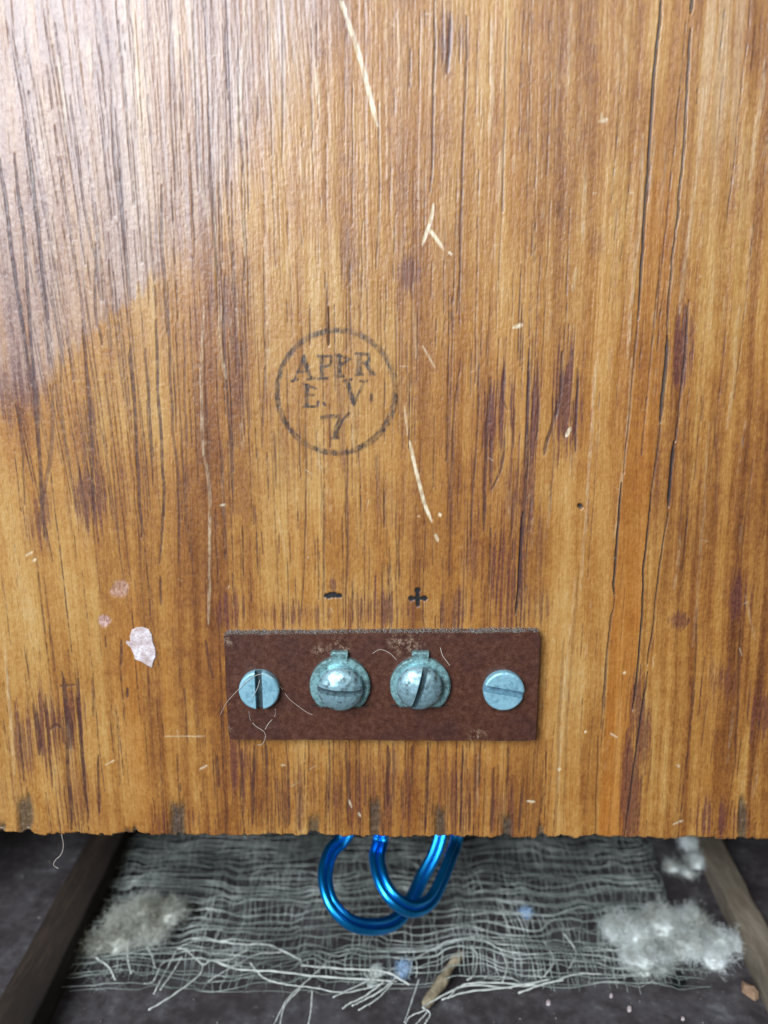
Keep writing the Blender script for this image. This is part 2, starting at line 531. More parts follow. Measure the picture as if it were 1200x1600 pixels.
# --- pale worn streaks and lifted lacquer, mostly at the top and right
for i in range(330):
    top = random.random() < 0.72
    u = random.uniform(0, 1200)
    v = random.uniform(-20, 480) if top else random.uniform(300, 1250)
    if 120 < u < 340 and v > 430:
        continue
    ln = random.uniform(20, 110)
    x0, z0 = bxz(u, v)
    z1 = z0 - ln / 9.5
    lx = 0.10 * max(0, -x0 - 36) * (z0 > 112) * (z0 - z1) / 18.0 - 0.03 * (z0 - z1) * (x0 > 25)
    stroke(pale, [(x0, z0), (x0 + lx, z1)], random.uniform(0.05, 0.17), random.uniform(0.08, 0.42), soft=0.3, wob=.3, px=False, brk=0.85)
for pts, w, a in [
        ([(318, 480), (314, 580), (316, 680), (326, 760), (328, 850), (327, 940), (325, 975)], .17, .95), ([(346, 480), (343, 540), (354, 592)], .22, .9),
        ([(138, 60), (142, 120)], .25, 1.0), ([(210, 20), (215, 140), (220, 230)], .16, .9), ([(92, 90), (100, 170), (104, 210)], .18, .9), ([(378, 80), (374, 170), (370, 220)], .35, .9),
        ([(384, 20), (386, 100)], .3, .6), ([(312, 250), (317, 300), (325, 350)], .16, .8), ([(335, 340), (338, 430)], .15, .7), ([(378, 330), (383, 400)], .18, .8), ([(470, 230), (476, 320)], .2, .7),
        ([(494, 90), (498, 165)], .22, .8), ([(770, 20), (768, 150), (764, 215)], .18, .9), ([(783, 230), (778, 320)], .18, .7), ([(893, 0), (886, 150)], .14, .7), ([(916, 255), (913, 300), (910, 380)], .17, .9),
        ([(902, 420), (895, 455)], .16, .8), ([(1100, 140), (1090, 260), (1078, 350), (1068, 440), (1062, 490)], .22, .8), ([(1196, 90), (1186, 180), (1172, 280)], .25, .8), ([(1006, 210), (1000, 330), (985, 480), (980, 560)], .2, .8),
        ([(1156, 480), (1146, 600), (1136, 670)], .16, .7), ([(933, 545), (927, 640), (918, 760), (908, 920)], .17, .75), ([(988, 560), (975, 720), (960, 840)], .14, .7), ([(970, 40), (965, 160)], .15, .6),
        ([(1165, 930), (1180, 1000)], .12, .4), ([(7, 1010), (15, 1100), (22, 1210)], .15, .8), ([(622, 20), (628, 150), (625, 260)], .12, .6), ([(605, 10), (606, 280)], .1, .6), ([(430, 790), (447, 870)], .1, .6),
        ([(648, 480), (650, 560)], .08, .6), ([(1108, 660), (1095, 860), (1082, 1010)], .16, .35), ([(900, 900), (882, 1080), (872, 1240)], .14, .5), ([(550, 620), (552, 700)], .1, .5)]:
    stroke(pale, pts, w, a, soft=0.2, wob=.2, brk=0.45)

# --- knife scratches and flecks
for pts, w, a in [
        ([(536, 12), (553, 62), (570, 120), (582, 165), (590, 196)], .30, .95), ([(531, 0), (540, 20)], .3, .8), ([(640, 690), (646, 720), (656, 760), (665, 792), (674, 815)], .24, 1.0), ([(632, 635), (636, 680)], .08, .6),
        ([(677, 318), (673, 342), (668, 358), (660, 382)], .2, 1.0), ([(669, 356), (680, 370), (692, 388)], .22, 1.0), ([(700, 393), (706, 397)], .14, .9),
        ([(802, 512), (816, 507)], .24, 1.0), ([(884, 682), (891, 668)], .26, .95), ([(686, 802), (688, 806)], .2, 1.0), ([(654, 806), (655, 807)], .15, .9), ([(680, 834), (684, 846)], .2, .8),
        ([(936, 190), (950, 186)], .22, .6), ([(974, 1053), (977, 1050)], .2, 1.0), ([(914, 1143), (916, 1144)], .18, 1.0), ([(872, 1201), (876, 1203)], .3, 1.0), ([(823, 1252), (829, 1255), (835, 1253)], .16, .9),
        ([(954, 1146), (964, 1152)], .1, .7), ([(1058, 1195), (1062, 1198)], .2, .6), ([(960, 871), (963, 873)], .18, .8), ([(312, 1202), (323, 1196)], .14, .8), ([(258, 1150), (320, 1151)], .05, .6),
        ([(165, 1195), (178, 1188)], .06, .7), ([(40, 868), (50, 862)], .14, .8), ([(52, 876), (56, 874)], .15, .8), ([(660, 540), (680, 575)], .06, .7), ([(480, 870), (482, 872)], .12, .6), ([(345, 790), (352, 788)], .14, .7),
        ([(1052, 1288), (1068, 1282)], .16, .6), ([(545, 1250), (549, 1262)], .12, .7), ([(560, 1270), (563, 1276)], .14, .7), ([(440, 1195), (446, 1196)], .16, .7), ([(940, 175), (938, 192)], .1, .5)]:
    stroke(scr, pts, w * 0.9, a, soft=0.14, wob=.10, brk=0.4)
for i in range(80):
    u, v = random.uniform(5, 1195), random.uniform(5, 1290)
    a = random.uniform(0, 6.3)
    l = random.uniform(3, 16)
    stroke(scr, [(u, v), (u + l * .5 * math.cos(a) + 2, v + l * .5 * math.sin(a) - 1), (u + l * math.cos(a), v + l * math.sin(a) + 1)], random.uniform(.0, .03),
           random.uniform(.1, .45), soft=.12, brk=.6)

# --- rubber-stamped ring with APPR / E. V. / 7
ring = [(526 + 93 * math.cos(t), 612 + 96 * math.sin(t)) for t in np.linspace(0, 2 * math.pi, 60)]
stroke(ink, ring, 0.30, 0.8, soft=0.28, taper=False, brk=0.55)
stroke(ink, [(526 + 90 * math.cos(t), 611 + 93 * math.sin(t)) for t in np.linspace(-.6, 1.2, 26)], 0.16, 0.7, soft=.2, brk=.4)
stroke(ink, [(526 + 95 * math.cos(t), 613 + 95 * math.sin(t)) for t in np.linspace(1.0, 1.7, 14)], 0.15, 0.6, soft=.2, brk=.5)
stroke(ink, [(526 + 93 * math.cos(t), 612 + 95 * math.sin(t)) for t in np.linspace(3.7, 5.2, 20)], 0.18, 0.55, soft=.2, brk=.5)
GLY = [
    # A
    [(460, 594), (475, 558)], [(475, 556), (487, 592)], [(473, 560), (484, 592)], [(466, 581), (483, 580)], [(456, 595), (465, 593)], [(479, 593), (491, 591)],
    # P
    [(501, 556), (502, 591)], [(504, 556), (505, 591)], [(497, 556), (514, 555), (521, 563), (514, 573), (505, 574)], [(497, 592), (511, 591)],
    # P
    [(528, 554), (529, 588)], [(531, 554), (532, 588)], [(525, 554), (540, 553), (546, 561), (540, 570), (532, 571)], [(525, 588), (537, 588)],
    # R
    [(560, 553), (560, 585)], [(563, 553), (563, 585)], [(556, 553), (573, 552), (580, 559), (574, 567), (563, 568)], [(570, 568), (581, 584)], [(573, 567), (585, 585)], [(556, 586), (567, 585)], [(578, 586), (587, 584)],
    # E.
    [(478, 601), (478, 635)], [(481, 601), (481, 635)], [(474, 600), (494, 601), (494, 607)], [(480, 617), (489, 617)], [(474, 636), (496, 635), (497, 628)], [(506, 630), (508, 633)],
    # V.
    [(540, 594), (552, 632)], [(544, 594), (554, 630)], [(569, 596), (553, 632)], [(536, 595), (549, 593)], [(563, 595), (573, 595)],
    # 7
    [(502, 654), (503, 649), (516, 651), (531, 649)], [(502, 652), (518, 654), (530, 652)], [(545, 646), (534, 657), (528, 671), (526, 684)], [(531, 652), (524, 668), (522, 684)], [(518, 685), (529, 685)]]
for g in GLY:
    stroke(ink, g, 0.14, 0.95, soft=0.17, taper=False, brk=0.45)
stroke(ink, [(580, 615), (580, 628)], 0.22, 0.8, soft=.12)
stroke(ink, [(545, 647), (535, 657), (529, 672)], 0.13, 0.85, soft=.12)
ink *= 0.8 + 0.4 * (fbm(X * 3.5, Z * 3.0, 2, 7) - 0.5)

# --- stamped black minus and plus
stroke(mark, [(510, 931), (531, 931)], 0.40, 1, soft=.08, taper=False)
stroke(mark, [(513, 931), (522, 929)], 0.5, 1, soft=.08, taper=False)
stroke(mark, [(642, 935), (664, 935)], 0.34, 1, soft=.08, taper=False)
stroke(mark, [(652, 921), (653, 945)], 0.34, 1, soft=.08, taper=False)
for q in [(642, 935), (663, 935), (652, 922)]:
    stroke(mark, [q, (q[0] + 1, q[1])], 0.44, 1, soft=.08, taper=False)
stroke(stain, [(520, 905), (521, 922)], .35, .7, soft=.4)

# --- bare scabs
for cu, cv, ru, rv in [(163, 970, 11, 10), (187, 920, 15, 15)]:
    bare = np.maximum(bare, blob(cu, cv, ru, rv, 0.35, cu))
bare *= np.where(U > 175, 0.6, 1)

# --- grey bruises and chips along the lower edge
for cu, ru, h in [(40, 14, 62), (278, 15, 56), (491, 10, 30), (586, 10, 58), (688, 11, 44), (792, 9, 36), (845, 7, 16), (1161, 7, 58), (0, 10, 20), (205, 14, 10)]:
    d = np.abs(U - cu) / ru + 0.5 * (fbm(U / 9.0, V / 22.0, 3, 3) - 0.5)
    chip = np.maximum(chip, 0.9 * (1 - sstep(0.45, 1.1, d)) * sstep(1308 - h - 10, 1308 - h + 12, V + 22 * (fbm(U / 5.0, V / 60., 2, 5) - .5)))

# --- relief
grainh = 0.06 * (fine - 0.5) + 0.05 * (fib - 0.5) + 0.035 * (fbm(X * 2.6, Z * 2.2, 3, 6) - 0.5)
H = grainh - 0.09 * np.clip(vein, 0, 1) - 0.45 * crack - 0.05 * scr - 0.12 * mark - 0.45 * chip * (0.6 + 0.8 * fbm(X * 1.2, Z * 1.2, 3, 1)) - 0.10 * bare + 0.04 * pale - 0.04 * stain
H += 0.05 * weath * (fbm(XW * 2.2, Z * 0.12, 3, 2) - 0.5) * 2
H += 0.16 * sstep(20, 60, X) * (fbm(XW * 0.5, Z * 0.012, 2, 4) - 0.5) + 0.10 * (fbm(XW * 0.8, Z * .02, 2, 1) - 0.5)
rag1 = fbm(xs * 0.9, xs * 0 + 3.3, 4, 2) - 0.5
rag2 = fbm(xs * 0.22, xs * 0 + 8.1, 2, 4) - 0.5
notch = np.zeros_like(xs)
for cu, w_, d_ in [(10, 20, 5), (45, 12, 6), (120, 9, 6), (205, 16, 5), (420, 10, 4), (495, 12, 5), (555, 8, 4), (700, 9, 4), (740, 10, 5), (790, 9, 5), (848, 9, 5), (930, 8, 6), (1175, 14, 6), (1085, 9, 4), (315, 8, 4)]:
    xc = bxz(cu, 1305)[0]
    notch += 0.55 * (d_ / 8.6) * np.exp(-((xs - xc) / (w_ / 8.6)) ** 2)
rag3 = _T[5][40, (np.floor(xs * 1.15 + 1.2 * rag1) % 256).astype(int)] - 0.5
edge_z = 0.35 - 0.0075 * xs + 0.45 * rag1 + 0.6 * rag2 + 0.5 * rag3 + notch
near = (1 - sstep(0, 3.2, Z - zs[0]))
ZZ = Z + near * (edge_z[None, :])
edge_d = (Z - zs[0])
H -= 0.9 * (1 - sstep(0, 0.9, edge_d)) ** 2 * (0.5 + fbm(X * 1.4, Z * 0.5, 3, 3))
Y = -H


def build_board(mat):
    nr, nc = X.shape
    front = np.stack([X, Y, ZZ], -1).reshape(-1, 3)
    idx = np.arange(nr * nc).reshape(nr, nc)
    f = np.stack([idx[:-1, :-1], idx[:-1, 1:], idx[1:, 1:], idx[1:, :-1]], -1).reshape(-1, 4)
    # underside, back, sides and top follow the front's outline
    cols = list(range(0, nc, 1))
    vs2, fs2 = [], []
    b0 = nr * nc
    under = np.stack([xs, np.full(nc, 4.0) + 2 * rag1, ZZ[0] + 0.5 * (fbm(xs * 1.5, xs * 0 + 1, 3, 5) - .3)], -1)
    back = np.stack([xs, np.full(nc, TH), ZZ[0] + 0.3 * rag1], -1)
    topb = np.stack([xs, np.full(nc, TH), np.full(nc, zs[-1])], -1)
    extra = np.concatenate([under, back, topb])
    i1, i2, i3 = b0 + np.arange(nc), b0 + nc + np.arange(nc), b0 + 2 * nc + np.arange(nc)
    quads = [f]
    for a, b in ((i1, idx[0]), (i2, i1), (i3, i2), (idx[-1], i3)):
        quads.append(np.stack([a[:-1], a[1:], b[1:], b[:-1]], -1))
    polys = np.concatenate(quads)
    v = np.concatenate([front, extra]) * MM
    me = bpy.data.meshes.new('wooden_board')
    me.vertices.add(len(v))
    me.vertices.foreach_set('co', v.astype(np.float32).ravel())
    me.loops.add(len(polys) * 4)
    me.loops.foreach_set('vertex_index', polys.astype(np.int32).ravel())
    me.polygons.add(len(polys))
    me.polygons.foreach_set('loop_start', (np.arange(len(polys)) * 4).astype(np.int32))
    me.polygons.foreach_set('use_smooth', np.ones(len(polys), bool))
    me.update(calc_edges=True)
    me.validate()

    def attr(name, chans):
        a = me.attributes.new(name, 'FLOAT_COLOR', 'POINT')
        c = np.zeros((len(v), 4), np.float32)
        for k, ch in enumerate(chans):
            c[:nr * nc, k] = ch.ravel()
            if ch is tone:
                c[nr * nc:, k] = 0.3
        a.data.foreach_set('color', c.ravel())
    attr('grain_marks', (tone, vein, stain, orange))
    attr('wear_marks', (scr, ink, crack, weath))
    attr('edge_marks', (chip, bare, mark, pale))
    me.materials.append(mat)
    o = bpy.data.objects.new('wooden_board', me)
    COL.objects.link(o)
    return o


def wood_material():
    M = Mat('varnished_wood')

    def at(n):
        a = M.node('ShaderNodeAttribute', attribute_name=n)
        s = M.node('ShaderNodeSeparateColor')
        M.link(a.outputs['Color'], s.inputs[0])
        return s.outputs[0], s.outputs[1], s.outputs[2], a.outputs['Alpha']
    g, vn, stn, org = at('grain_marks')
    sc, ik, ck, we = at('wear_marks')
    cp, br, mk, pl = at('edge_marks')
    fl = M.noise(M.coords((3200, 3200, 340)), 1.0, 3, 0.6)          # fibre
    sp = M.noise(M.coords((1, 1, 0.55)), 2100, 4, 0.68)                # fine speckle
    big = M.noise(M.coords((1, 1, 0.35)), 60, 3, 0.55)
    g2 = M.math('ADD', g, M.math('MULTIPLY', M.math('SUBTRACT', fl, 0.5), 0.16))
    g2 = M.math('ADD', g2, M.math('MULTIPLY', M.math('SUBTRACT', sp, 0.5), 0.60))
    col = M.ramp(g2, [(0.05, lin(88, 47, 20)), (0.30, lin(131, 82, 36)), (0.5, lin(158, 109, 51)), (0.72, lin(178, 135, 75)), (1.0, lin(191, 161, 109))])
    col = M.mix(M.rng(big, 0.42, 0.62, 0, 0.35), col, M.mix(1.0, col, (1.0, 0.86, 0.66, 1), 'MULTIPLY'))
    col = M.mix(M.math('MULTIPLY', org, 0.74), col, M.ramp(M.math('ADD', g2, 0.0), [(0.1, lin(120, 60, 10)), (0.8, lin(176, 104, 28))]))
    pores = M.noise(M.coords((5200, 5200, 300)), 1.0, 2, 0.6)
    pz = M.noise(M.coords((1, 1, 0.25)), 90, 2, 0.5)
    pm = M.math('MULTIPLY', M.rng(pores, 0.61, 0.67, 0, 1), M.rng(pz, 0.42, 0.60, 0.05, 0.62))
    col = M.mix(pm, col, M.mix(1.0, col, (0.42, 0.30, 0.26, 1), 'MULTIPLY'))
    # worn purple-grey area
    wcol = M.ramp(g2, [(0.15, lin(90, 62, 62)), (0.45, lin(144, 116, 106)), (0.85, lin(182, 158, 144))])
    col = M.mix(M.math('MULTIPLY', we, 0.80), col, wcol)
    # stains and veins
    scol = M.ramp(sp, [(0.35, lin(62, 30, 36)), (0.62, lin(104, 56, 50))])
    col = M.mix(M.math('MULTIPLY', stn, 0.86), col, scol)
    vcol = M.mix(we, lin(60, 27, 22), lin(56, 33, 40))
    col = M.mix(M.math('MULTIPLY', vn, 0.95), col, vcol)
    # pale streaks, scratches, scabs, chips
    col = M.mix(M.math('MULTIPLY', pl, M.rng(fl, 0.38, 0.6, 0.12, 0.55)), col, lin(206, 184, 150))
    col = M.mix(M.math('MULTIPLY', sc, M.rng(fl, 0.3, 0.6, 0.5, 0.95)), col, lin(228, 214, 182))
    col = M.mix(br, col, M.ramp(sp, [(0.4, lin(150, 108, 96)), (0.65, lin(206, 172, 160))]))
    col = M.mix(M.math('MULTIPLY', cp, 0.85), col, M.ramp(sp, [(0.3, lin(30, 28, 22)), (0.6, lin(60, 56, 45)), (0.75, lin(104, 98, 84))]))
    # ink
    iw = M.math('MULTIPLY', ik, M.rng(M.math('ADD', fl, M.math('MULTIPLY', sp, 0.8)), 0.72, 1.05, 1.5, 0.85))
    col = M.mix(M.math('MINIMUM', iw, 0.9), col, lin(34, 28, 32))
    col = M.mix(M.math('MULTIPLY', ck, 0.94), col, lin(30, 24, 28))
    col = M.mix(mk, col, lin(10, 8, 10))
    h = M.math('ADD', M.math('MULTIPLY', fl, 0.7), M.math('MULTIPLY', sp, 0.9))
    M.bump(h, 0.65, 0.00019)
    r = M.rng(M.noise(M.coords((1, 1, 0.3)), 380, 3, 0.6), 0.3, 0.7, 0.31, 0.42)
    r = M.math('ADD', r, M.math('MULTIPLY', M.math('ADD', cp, M.math('ADD', mk, M.math('ADD', ck, M.math('MULTIPLY', vn, 0.7)))), 0.3))
    return M.set(Base_Color=col, Roughness=r, Specular_IOR_Level=0.5, Coat_Weight=0.5, Coat_Roughness=0.30)


board = build_board(wood_material())
tag(board, 'upright varnished wooden board with stamped ring, dark grain streaks and worn lower edge', 'board')

# ================================================================== other materials


def mat_plate():
    M = Mat('brown_fibre')
    c = M.coords()
    a = M.noise(c, 900, 4, 0.65)
    s = M.noise(c, 3800, 3, 0.7)
    b = M.noise(c, 130, 3, 0.6)
    f = M.math('ADD', M.math('MULTIPLY', a, 0.5), M.math('MULTIPLY', s, 0.5))
    col = M.ramp(f, [(0.30, lin(44, 21, 14)), (0.48, lin(72, 39, 26)), (0.62, lin(90, 54, 38)), (0.8, lin(130, 98, 80))])
    col = M.mix(M.rng(b, 0.5, 0.75, 0, 0.55), col, lin(50, 28, 28))
    geo = M.node('ShaderNodeNewGeometry')
    for (u_, v_, r_) in [(618, 1003, 2.0), (500, 1017, 1.6), (640, 1010, 3.0), (530, 1012, 2.4), (745, 1150, 1.8), (352, 1000, 2.0), (352, 1140, 1.5)]:
        q = at_y(u_, v_, -2.3)
        dn = M.node('ShaderNodeVectorMath', operation='DISTANCE')
        M.link(geo.outputs['Position'], dn.inputs[0])
        dn.inputs[1].default_value = (q[0] * MM, q[1] * MM, q[2] * MM)
        k = M.math('MULTIPLY', M.rng(dn.outputs['Value'], 0.0, r_ * MM, 1, 0), M.rng(M.math('ADD', M.math('MULTIPLY', a, .6), M.math('MULTIPLY', s, .5)), 0.54, 0.68, 0, 1.4))
        col = M.mix(M.math('MULTIPLY', M.math('MINIMUM', k, 1.0), 0.5), col, lin(176, 154, 128))
    M.bump(f, 0.35, 0.00015)
    return M.set(Base_Color=col, Roughness=M.rng(a, 0.3, 0.7, 0.38, 0.55), Specular_IOR_Level=0.5)


def mat_zinc(name, base, dark, metallic=0.55, amount=0.5, rough=(0.32, 0.55), lo=0.47):
    M = Mat(name)
    c = M.coords()
    a = M.noise(c, 1300, 4, 0.65)
    b = M.noise(c, 330, 3, 0.6)
    s = M.noise(c, 4200, 2, 0.6)
    k = M.math('MULTIPLY', M.rng(M.math('ADD', M.math('MULTIPLY', a, 0.6), M.math('MULTIPLY', b, 0.4)), lo, lo + 0.17), amount)
    col = M.mix(k, base, dark)
    col = M.mix(M.rng(s, 0.55, 0.75, 0, 0.35), col, lin(190, 214, 220))
    M.bump(M.math('ADD', M.math('MULTIPLY', a, 0.6), M.math('MULTIPLY', s, 0.6)), 0.3, 0.00007)
    return M.set(Base_Color=col, Metallic=metallic, Roughness=M.rng(a, 0.3, 0.7, rough[0], rough[1]))


def mat_simple(name, stops, scale, rough=0.8, bump=0.4, dist=0.0003, metallic=0.0, stretch=(1, 1, 1), **kw):
    M = Mat(name)
    c = M.coords(stretch)
    a = M.noise(c, scale, 5, 0.62)
    b = M.noise(c, scale * 6, 3, 0.6)
    f = M.math('ADD', M.math('MULTIPLY', a, 0.68), M.math('MULTIPLY', b, 0.32))
    col = M.ramp(f, stops)
    M.bump(f, bump, dist)
    M.set(Base_Color=col, Roughness=rough, Metallic=metallic)
    return M.set(**kw)


M_PLATE = mat_plate()
M_FLATZ = mat_zinc('dull_zinc', lin(146, 194, 208), lin(84, 128, 150), 0.4, 0.75, (0.36, 0.6))
M_DOME = mat_zinc('tarnished_screw', lin(154, 190, 198), lin(52, 58, 60), 0.62, 0.85, (0.32, 0.55))
M_LUG = mat_zinc('tarnished_lug', lin(150, 194, 194), lin(72, 92, 90), 0.5, 0.85, (0.3, 0.55), 0.41)
M_DUST = mat_simple('grey_dust', [(0.3, lin(104, 98, 92)), (0.55, lin(150, 144, 136)), (0.75, lin(196, 190, 182))], 1500, 0.95)
M_FLAKE = mat_simple('white_paint', [(0.36, lin(160, 136, 130)), (0.5, lin(192, 176, 174)), (0.64, lin(232, 227, 230))], 420, 0.55, 0.5, 0.0003)
M_HAIR = mat_simple('pale_lint', [(0.3, lin(180, 160, 140)), (0.7, lin(225, 215, 205))], 300, 0.6)
M_FLOOR = mat_simple('dusty_dark_base', [(0.30, lin(32, 27, 27)), (0.46, lin(56, 49, 49)), (0.58, lin(80, 75, 76)), (0.72, lin(124, 124, 126))], 75, 0.9, 0.5, 0.0006)
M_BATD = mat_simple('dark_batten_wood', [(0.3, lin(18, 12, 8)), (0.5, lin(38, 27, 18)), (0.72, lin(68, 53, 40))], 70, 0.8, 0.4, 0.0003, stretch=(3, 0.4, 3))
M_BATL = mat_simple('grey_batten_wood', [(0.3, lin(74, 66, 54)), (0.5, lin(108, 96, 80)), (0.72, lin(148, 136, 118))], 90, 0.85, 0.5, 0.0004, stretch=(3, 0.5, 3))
M_SIDE = mat_simple('cabinet_wood', [(0.3, lin(30, 20, 12)), (0.7, lin(62, 42, 26))], 60, 0.75, stretch=(2, 2, 0.3))
M_GAUZE = mat_simple('gauze_thread', [(0.36, lin(82, 87, 81)), (0.5, lin(134, 141, 133)), (0.64, lin(202, 207, 198))], 55, 0.85)
M_STRAND = mat_simple('loose_strand', [(0.3, lin(176, 178, 170)), (0.7, lin(222, 224, 214))], 200, 0.8)
M_FLUFFR = mat_simple('pale_fluff', [(0.36, lin(146, 144, 130)), (0.5, lin(212, 216, 208)), (0.64, lin(242, 246, 245))], 150, 0.95, Subsurface_Weight=0.0)
M_FLUFFL = mat_simple('dingy_fluff', [(0.36, lin(118, 115, 98)), (0.5, lin(182, 182, 168)), (0.64, lin(222, 224, 214))], 150, 0.95)
M_WIRE = mat_simple('blue_wire', [(0.3, (0.008, 0.34, 0.95, 1)), (0.7, (0.015, 0.44, 1.0, 1))], 300, 0.29, 0.15, 0.0001, 0.95, Coat_Weight=0.35, Coat_Roughness=0.12)
M_BLACK = mat_simple('black_scrap', [(0.3, lin(6, 7, 10)), (0.7, lin(16, 18, 24))], 400, 0.6)
M_TAN = mat_simple('tan_chip', [(0.3, lin(112, 84, 64)), (0.7, lin(176, 142, 112))], 500, 0.8)
M_BLUELINT = mat_simple('blue_lint', [(0.3, lin(118, 150, 186)), (0.7, lin(186, 208, 228))], 700, 0.9)
M_HUSK = mat_simple('brown_husk', [(0.3, lin(92, 80, 60)), (0.5, lin(140, 126, 100)), (0.7, lin(190, 180, 152))], 500, 0.8)
M_SLOTSHADE = mat_simple('slot_shade', [(0.3, lin(34, 44, 48)), (0.55, lin(62, 78, 82)), (0.75, lin(96, 116, 120))], 900, 0.8)  # slot floors coloured dark to stand in for shade in the recess
M_SLOTSHADE2 = mat_simple('slot_shade_pale', [(0.35, lin(50, 74, 88)), (0.55, lin(88, 122, 138)), (0.75, lin(140, 180, 192))], 900, 0.7)  # paler version, recess shade again put into the floor colour
M_SLOT = mat_simple('dark_slot', [(0.3, lin(14, 9, 8)), (0.7, lin(30, 20, 16))], 500, 0.8)

# --- paint fleck stuck on the board (a part of it)


def outline_slab(name, pts, y_front, y_back, mat, parent=None, dome=0.0, loc=None, jitter=0.0, bevel=0.12):
    """A flat piece with the outline pts [(x,z)] facing the viewer."""
    p = np.array(pts, float)
    c = p.mean(0)
    n = len(p)
    V_, F_ = [], []
    rings = [(1.0, y_back), (1.0, y_front + bevel), (1 - bevel * 1.2 / max(np.ptp(p[:, 0]) / 2, .5), y_front), (0.6, y_front - dome * .7), (0.3, y_front - dome * .95)]
    for s, y in rings:
        for k in range(n):
            q = c + (p[k] - c) * s
            V_.append((q[0], y + random.uniform(-jitter, jitter), q[1]))
    V_.append((c[0], y_front - dome, c[1]))
    for r in range(len(rings) - 1):
        for k in range(n):
            k2 = (k + 1) % n
            F_.append((r * n + k, r * n + k2, (r + 1) * n + k2, (r + 1) * n + k))
    l = (len(rings) - 1) * n
    for k in range(n):
        F_.append((l + k, l + (k + 1) % n, len(V_) - 1))
    F_.append(tuple(range(n))[::-1])
    o = mesh_obj(name, V_, F_, mat, parent, False, loc)
    bm = bmesh.new()
    bm.from_mesh(o.data)
    bmesh.ops.recalc_face_normals(bm, faces=bm.faces[:])
    bm.to_mesh(o.data)
    bm.free()
    return o


fl_px = [(206, 984), (214, 980), (223, 979), (233, 983), (238, 992), (239, 1003), (243, 1013), (244, 1026), (240, 1033), (238, 1043), (231, 1040), (222, 1034), (211, 1030), (210, 1024), (205, 1012), (197, 1004), (198, 1001), (204, 1002), (203, 994)]
fleck = outline_slab('paint_fleck', [bxz(*q) for q in fl_px], -0.22, 0.25, M_FLAKE, board, 0.05, loc=bxz(222, 1010)[:1] + (0,) + bxz(222, 1010)[1:], jitter=0.04, bevel=0.08)
fleck['label'] = 'flake of white paint stuck on the wood'

# ================================================================== TERMINAL STRIP
PT = 2.3
pl_c = [at_y(349, 993, -PT), at_y(845, 989, -PT), at_y(838, 1158, -PT), at_y(357, 1156, -PT)]
strip = empty('terminal_strip', (at_y(596, 1157, 0)[0], 0, pl_c[2][2]))
tag(strip, 'brown fibre terminal strip with two slotted mounting screws and two contact screws', 'terminal strip')


def plate_outline():
    pts = []
    c = [(p[0], p[2]) for p in pl_c]
    for i in range(4):
        a, b = np.array(c[i]), np.array(c[(i + 1) % 4])
        m = 46 if i % 2 == 0 else 18
        for k in range(m):
            t = k / m
            q = a + (b - a) * t
            nrm = np.array([b[1] - a[1], -(b[0] - a[0])])
            nrm = nrm / np.linalg.norm(nrm)
            e = min(t, 1 - t) * np.linalg.norm(b - a)
            r = max(0, 0.45 - e) ** 2 * 0.9
            pts.append(tuple(q + nrm * (r + 0.05 * random.uniform(-1, 1) + 0.10 * (vnoise(np.array([k * .35]), np.array([i * 5.5]), 3)[0] - .5))))
    return pts


plate = outline_slab('plate', plate_outline(), -PT, 0.25, M_PLATE, strip, 0.0, loc=tuple(strip.location / MM), jitter=0.012, bevel=0.14)


SLOT_FACES = []


def slotted_head(R, skirt, dome, slot_w, slot_d, ang, nd=14, ns=40, rim=0.25, rough=0.0, seed=0, slot_tilt=0.0):
    """Screw head facing -Y with a cut slot; base at y=0."""
    ds = list(np.linspace(-R * 0.995, -slot_w / 2, nd)) + list(np.linspace(-slot_w / 2, slot_w / 2, 4)) + list(np.linspace(slot_w / 2, R * 0.995, nd))
    kinds = [0] * nd + [1] * 4 + [0] * nd
    s = np.sin(np.linspace(-1, 1, ns) * math.pi / 2)
    VV, FF = [], []
    ca, sa = math.cos(ang), math.sin(ang)
    for d, k in zip(ds, kinds):
        half = math.sqrt(max(R * R - d * d, 1e-4))
        for t in s:
            a = t * half
            r = math.hypot(a, d) / R
            if dome > 0:
                h = skirt + dome * math.sqrt(max(0, 1 - (r * 0.985) ** 2))
            else:
                h = skirt - rim * max(0, (r - 0.90) / 0.10) ** 2
            if k:
                top = skirt + max(dome, 0)
                h = min(h, top - slot_d + slot_tilt * a)
            h += rough * (vnoise(np.array([a * 1.8 + seed]), np.array([d * 1.8 + seed]), 4)[0] - 0.5)
            VV.append((a * ca - d * sa, -h, a * sa + d * ca))
    nrow = len(ds)
    for i in range(nrow - 1):
        for j in range(ns - 1):
            FF.append((i * ns + j, i * ns + j + 1, (i + 1) * ns + j + 1, (i + 1) * ns + j))
    # skirt down to the base
    loop = [i * ns for i in range(nrow)] + [(nrow - 1) * ns + j for j in range(1, ns)] + [i * ns + ns - 1 for i in range(nrow - 2, -1, -1)] + [j for j in range(ns - 2, 0, -1)]
    b = len(VV)
    for q in loop:
        x, y, z = VV[q]
        VV.append((x, 0.0, z))
    m = len(loop)
    for k in range(m):
        FF.append((loop[k], loop[(k + 1) % m], b + (k + 1) % m, b + k))
    FF.append(tuple(range(b, b + m)))
    SLOT_FACES.clear()
    SLOT_FACES.extend(i * (ns - 1) + j for i in range(nd, nd + 3) for j in range(ns - 1))
    return VV, FF


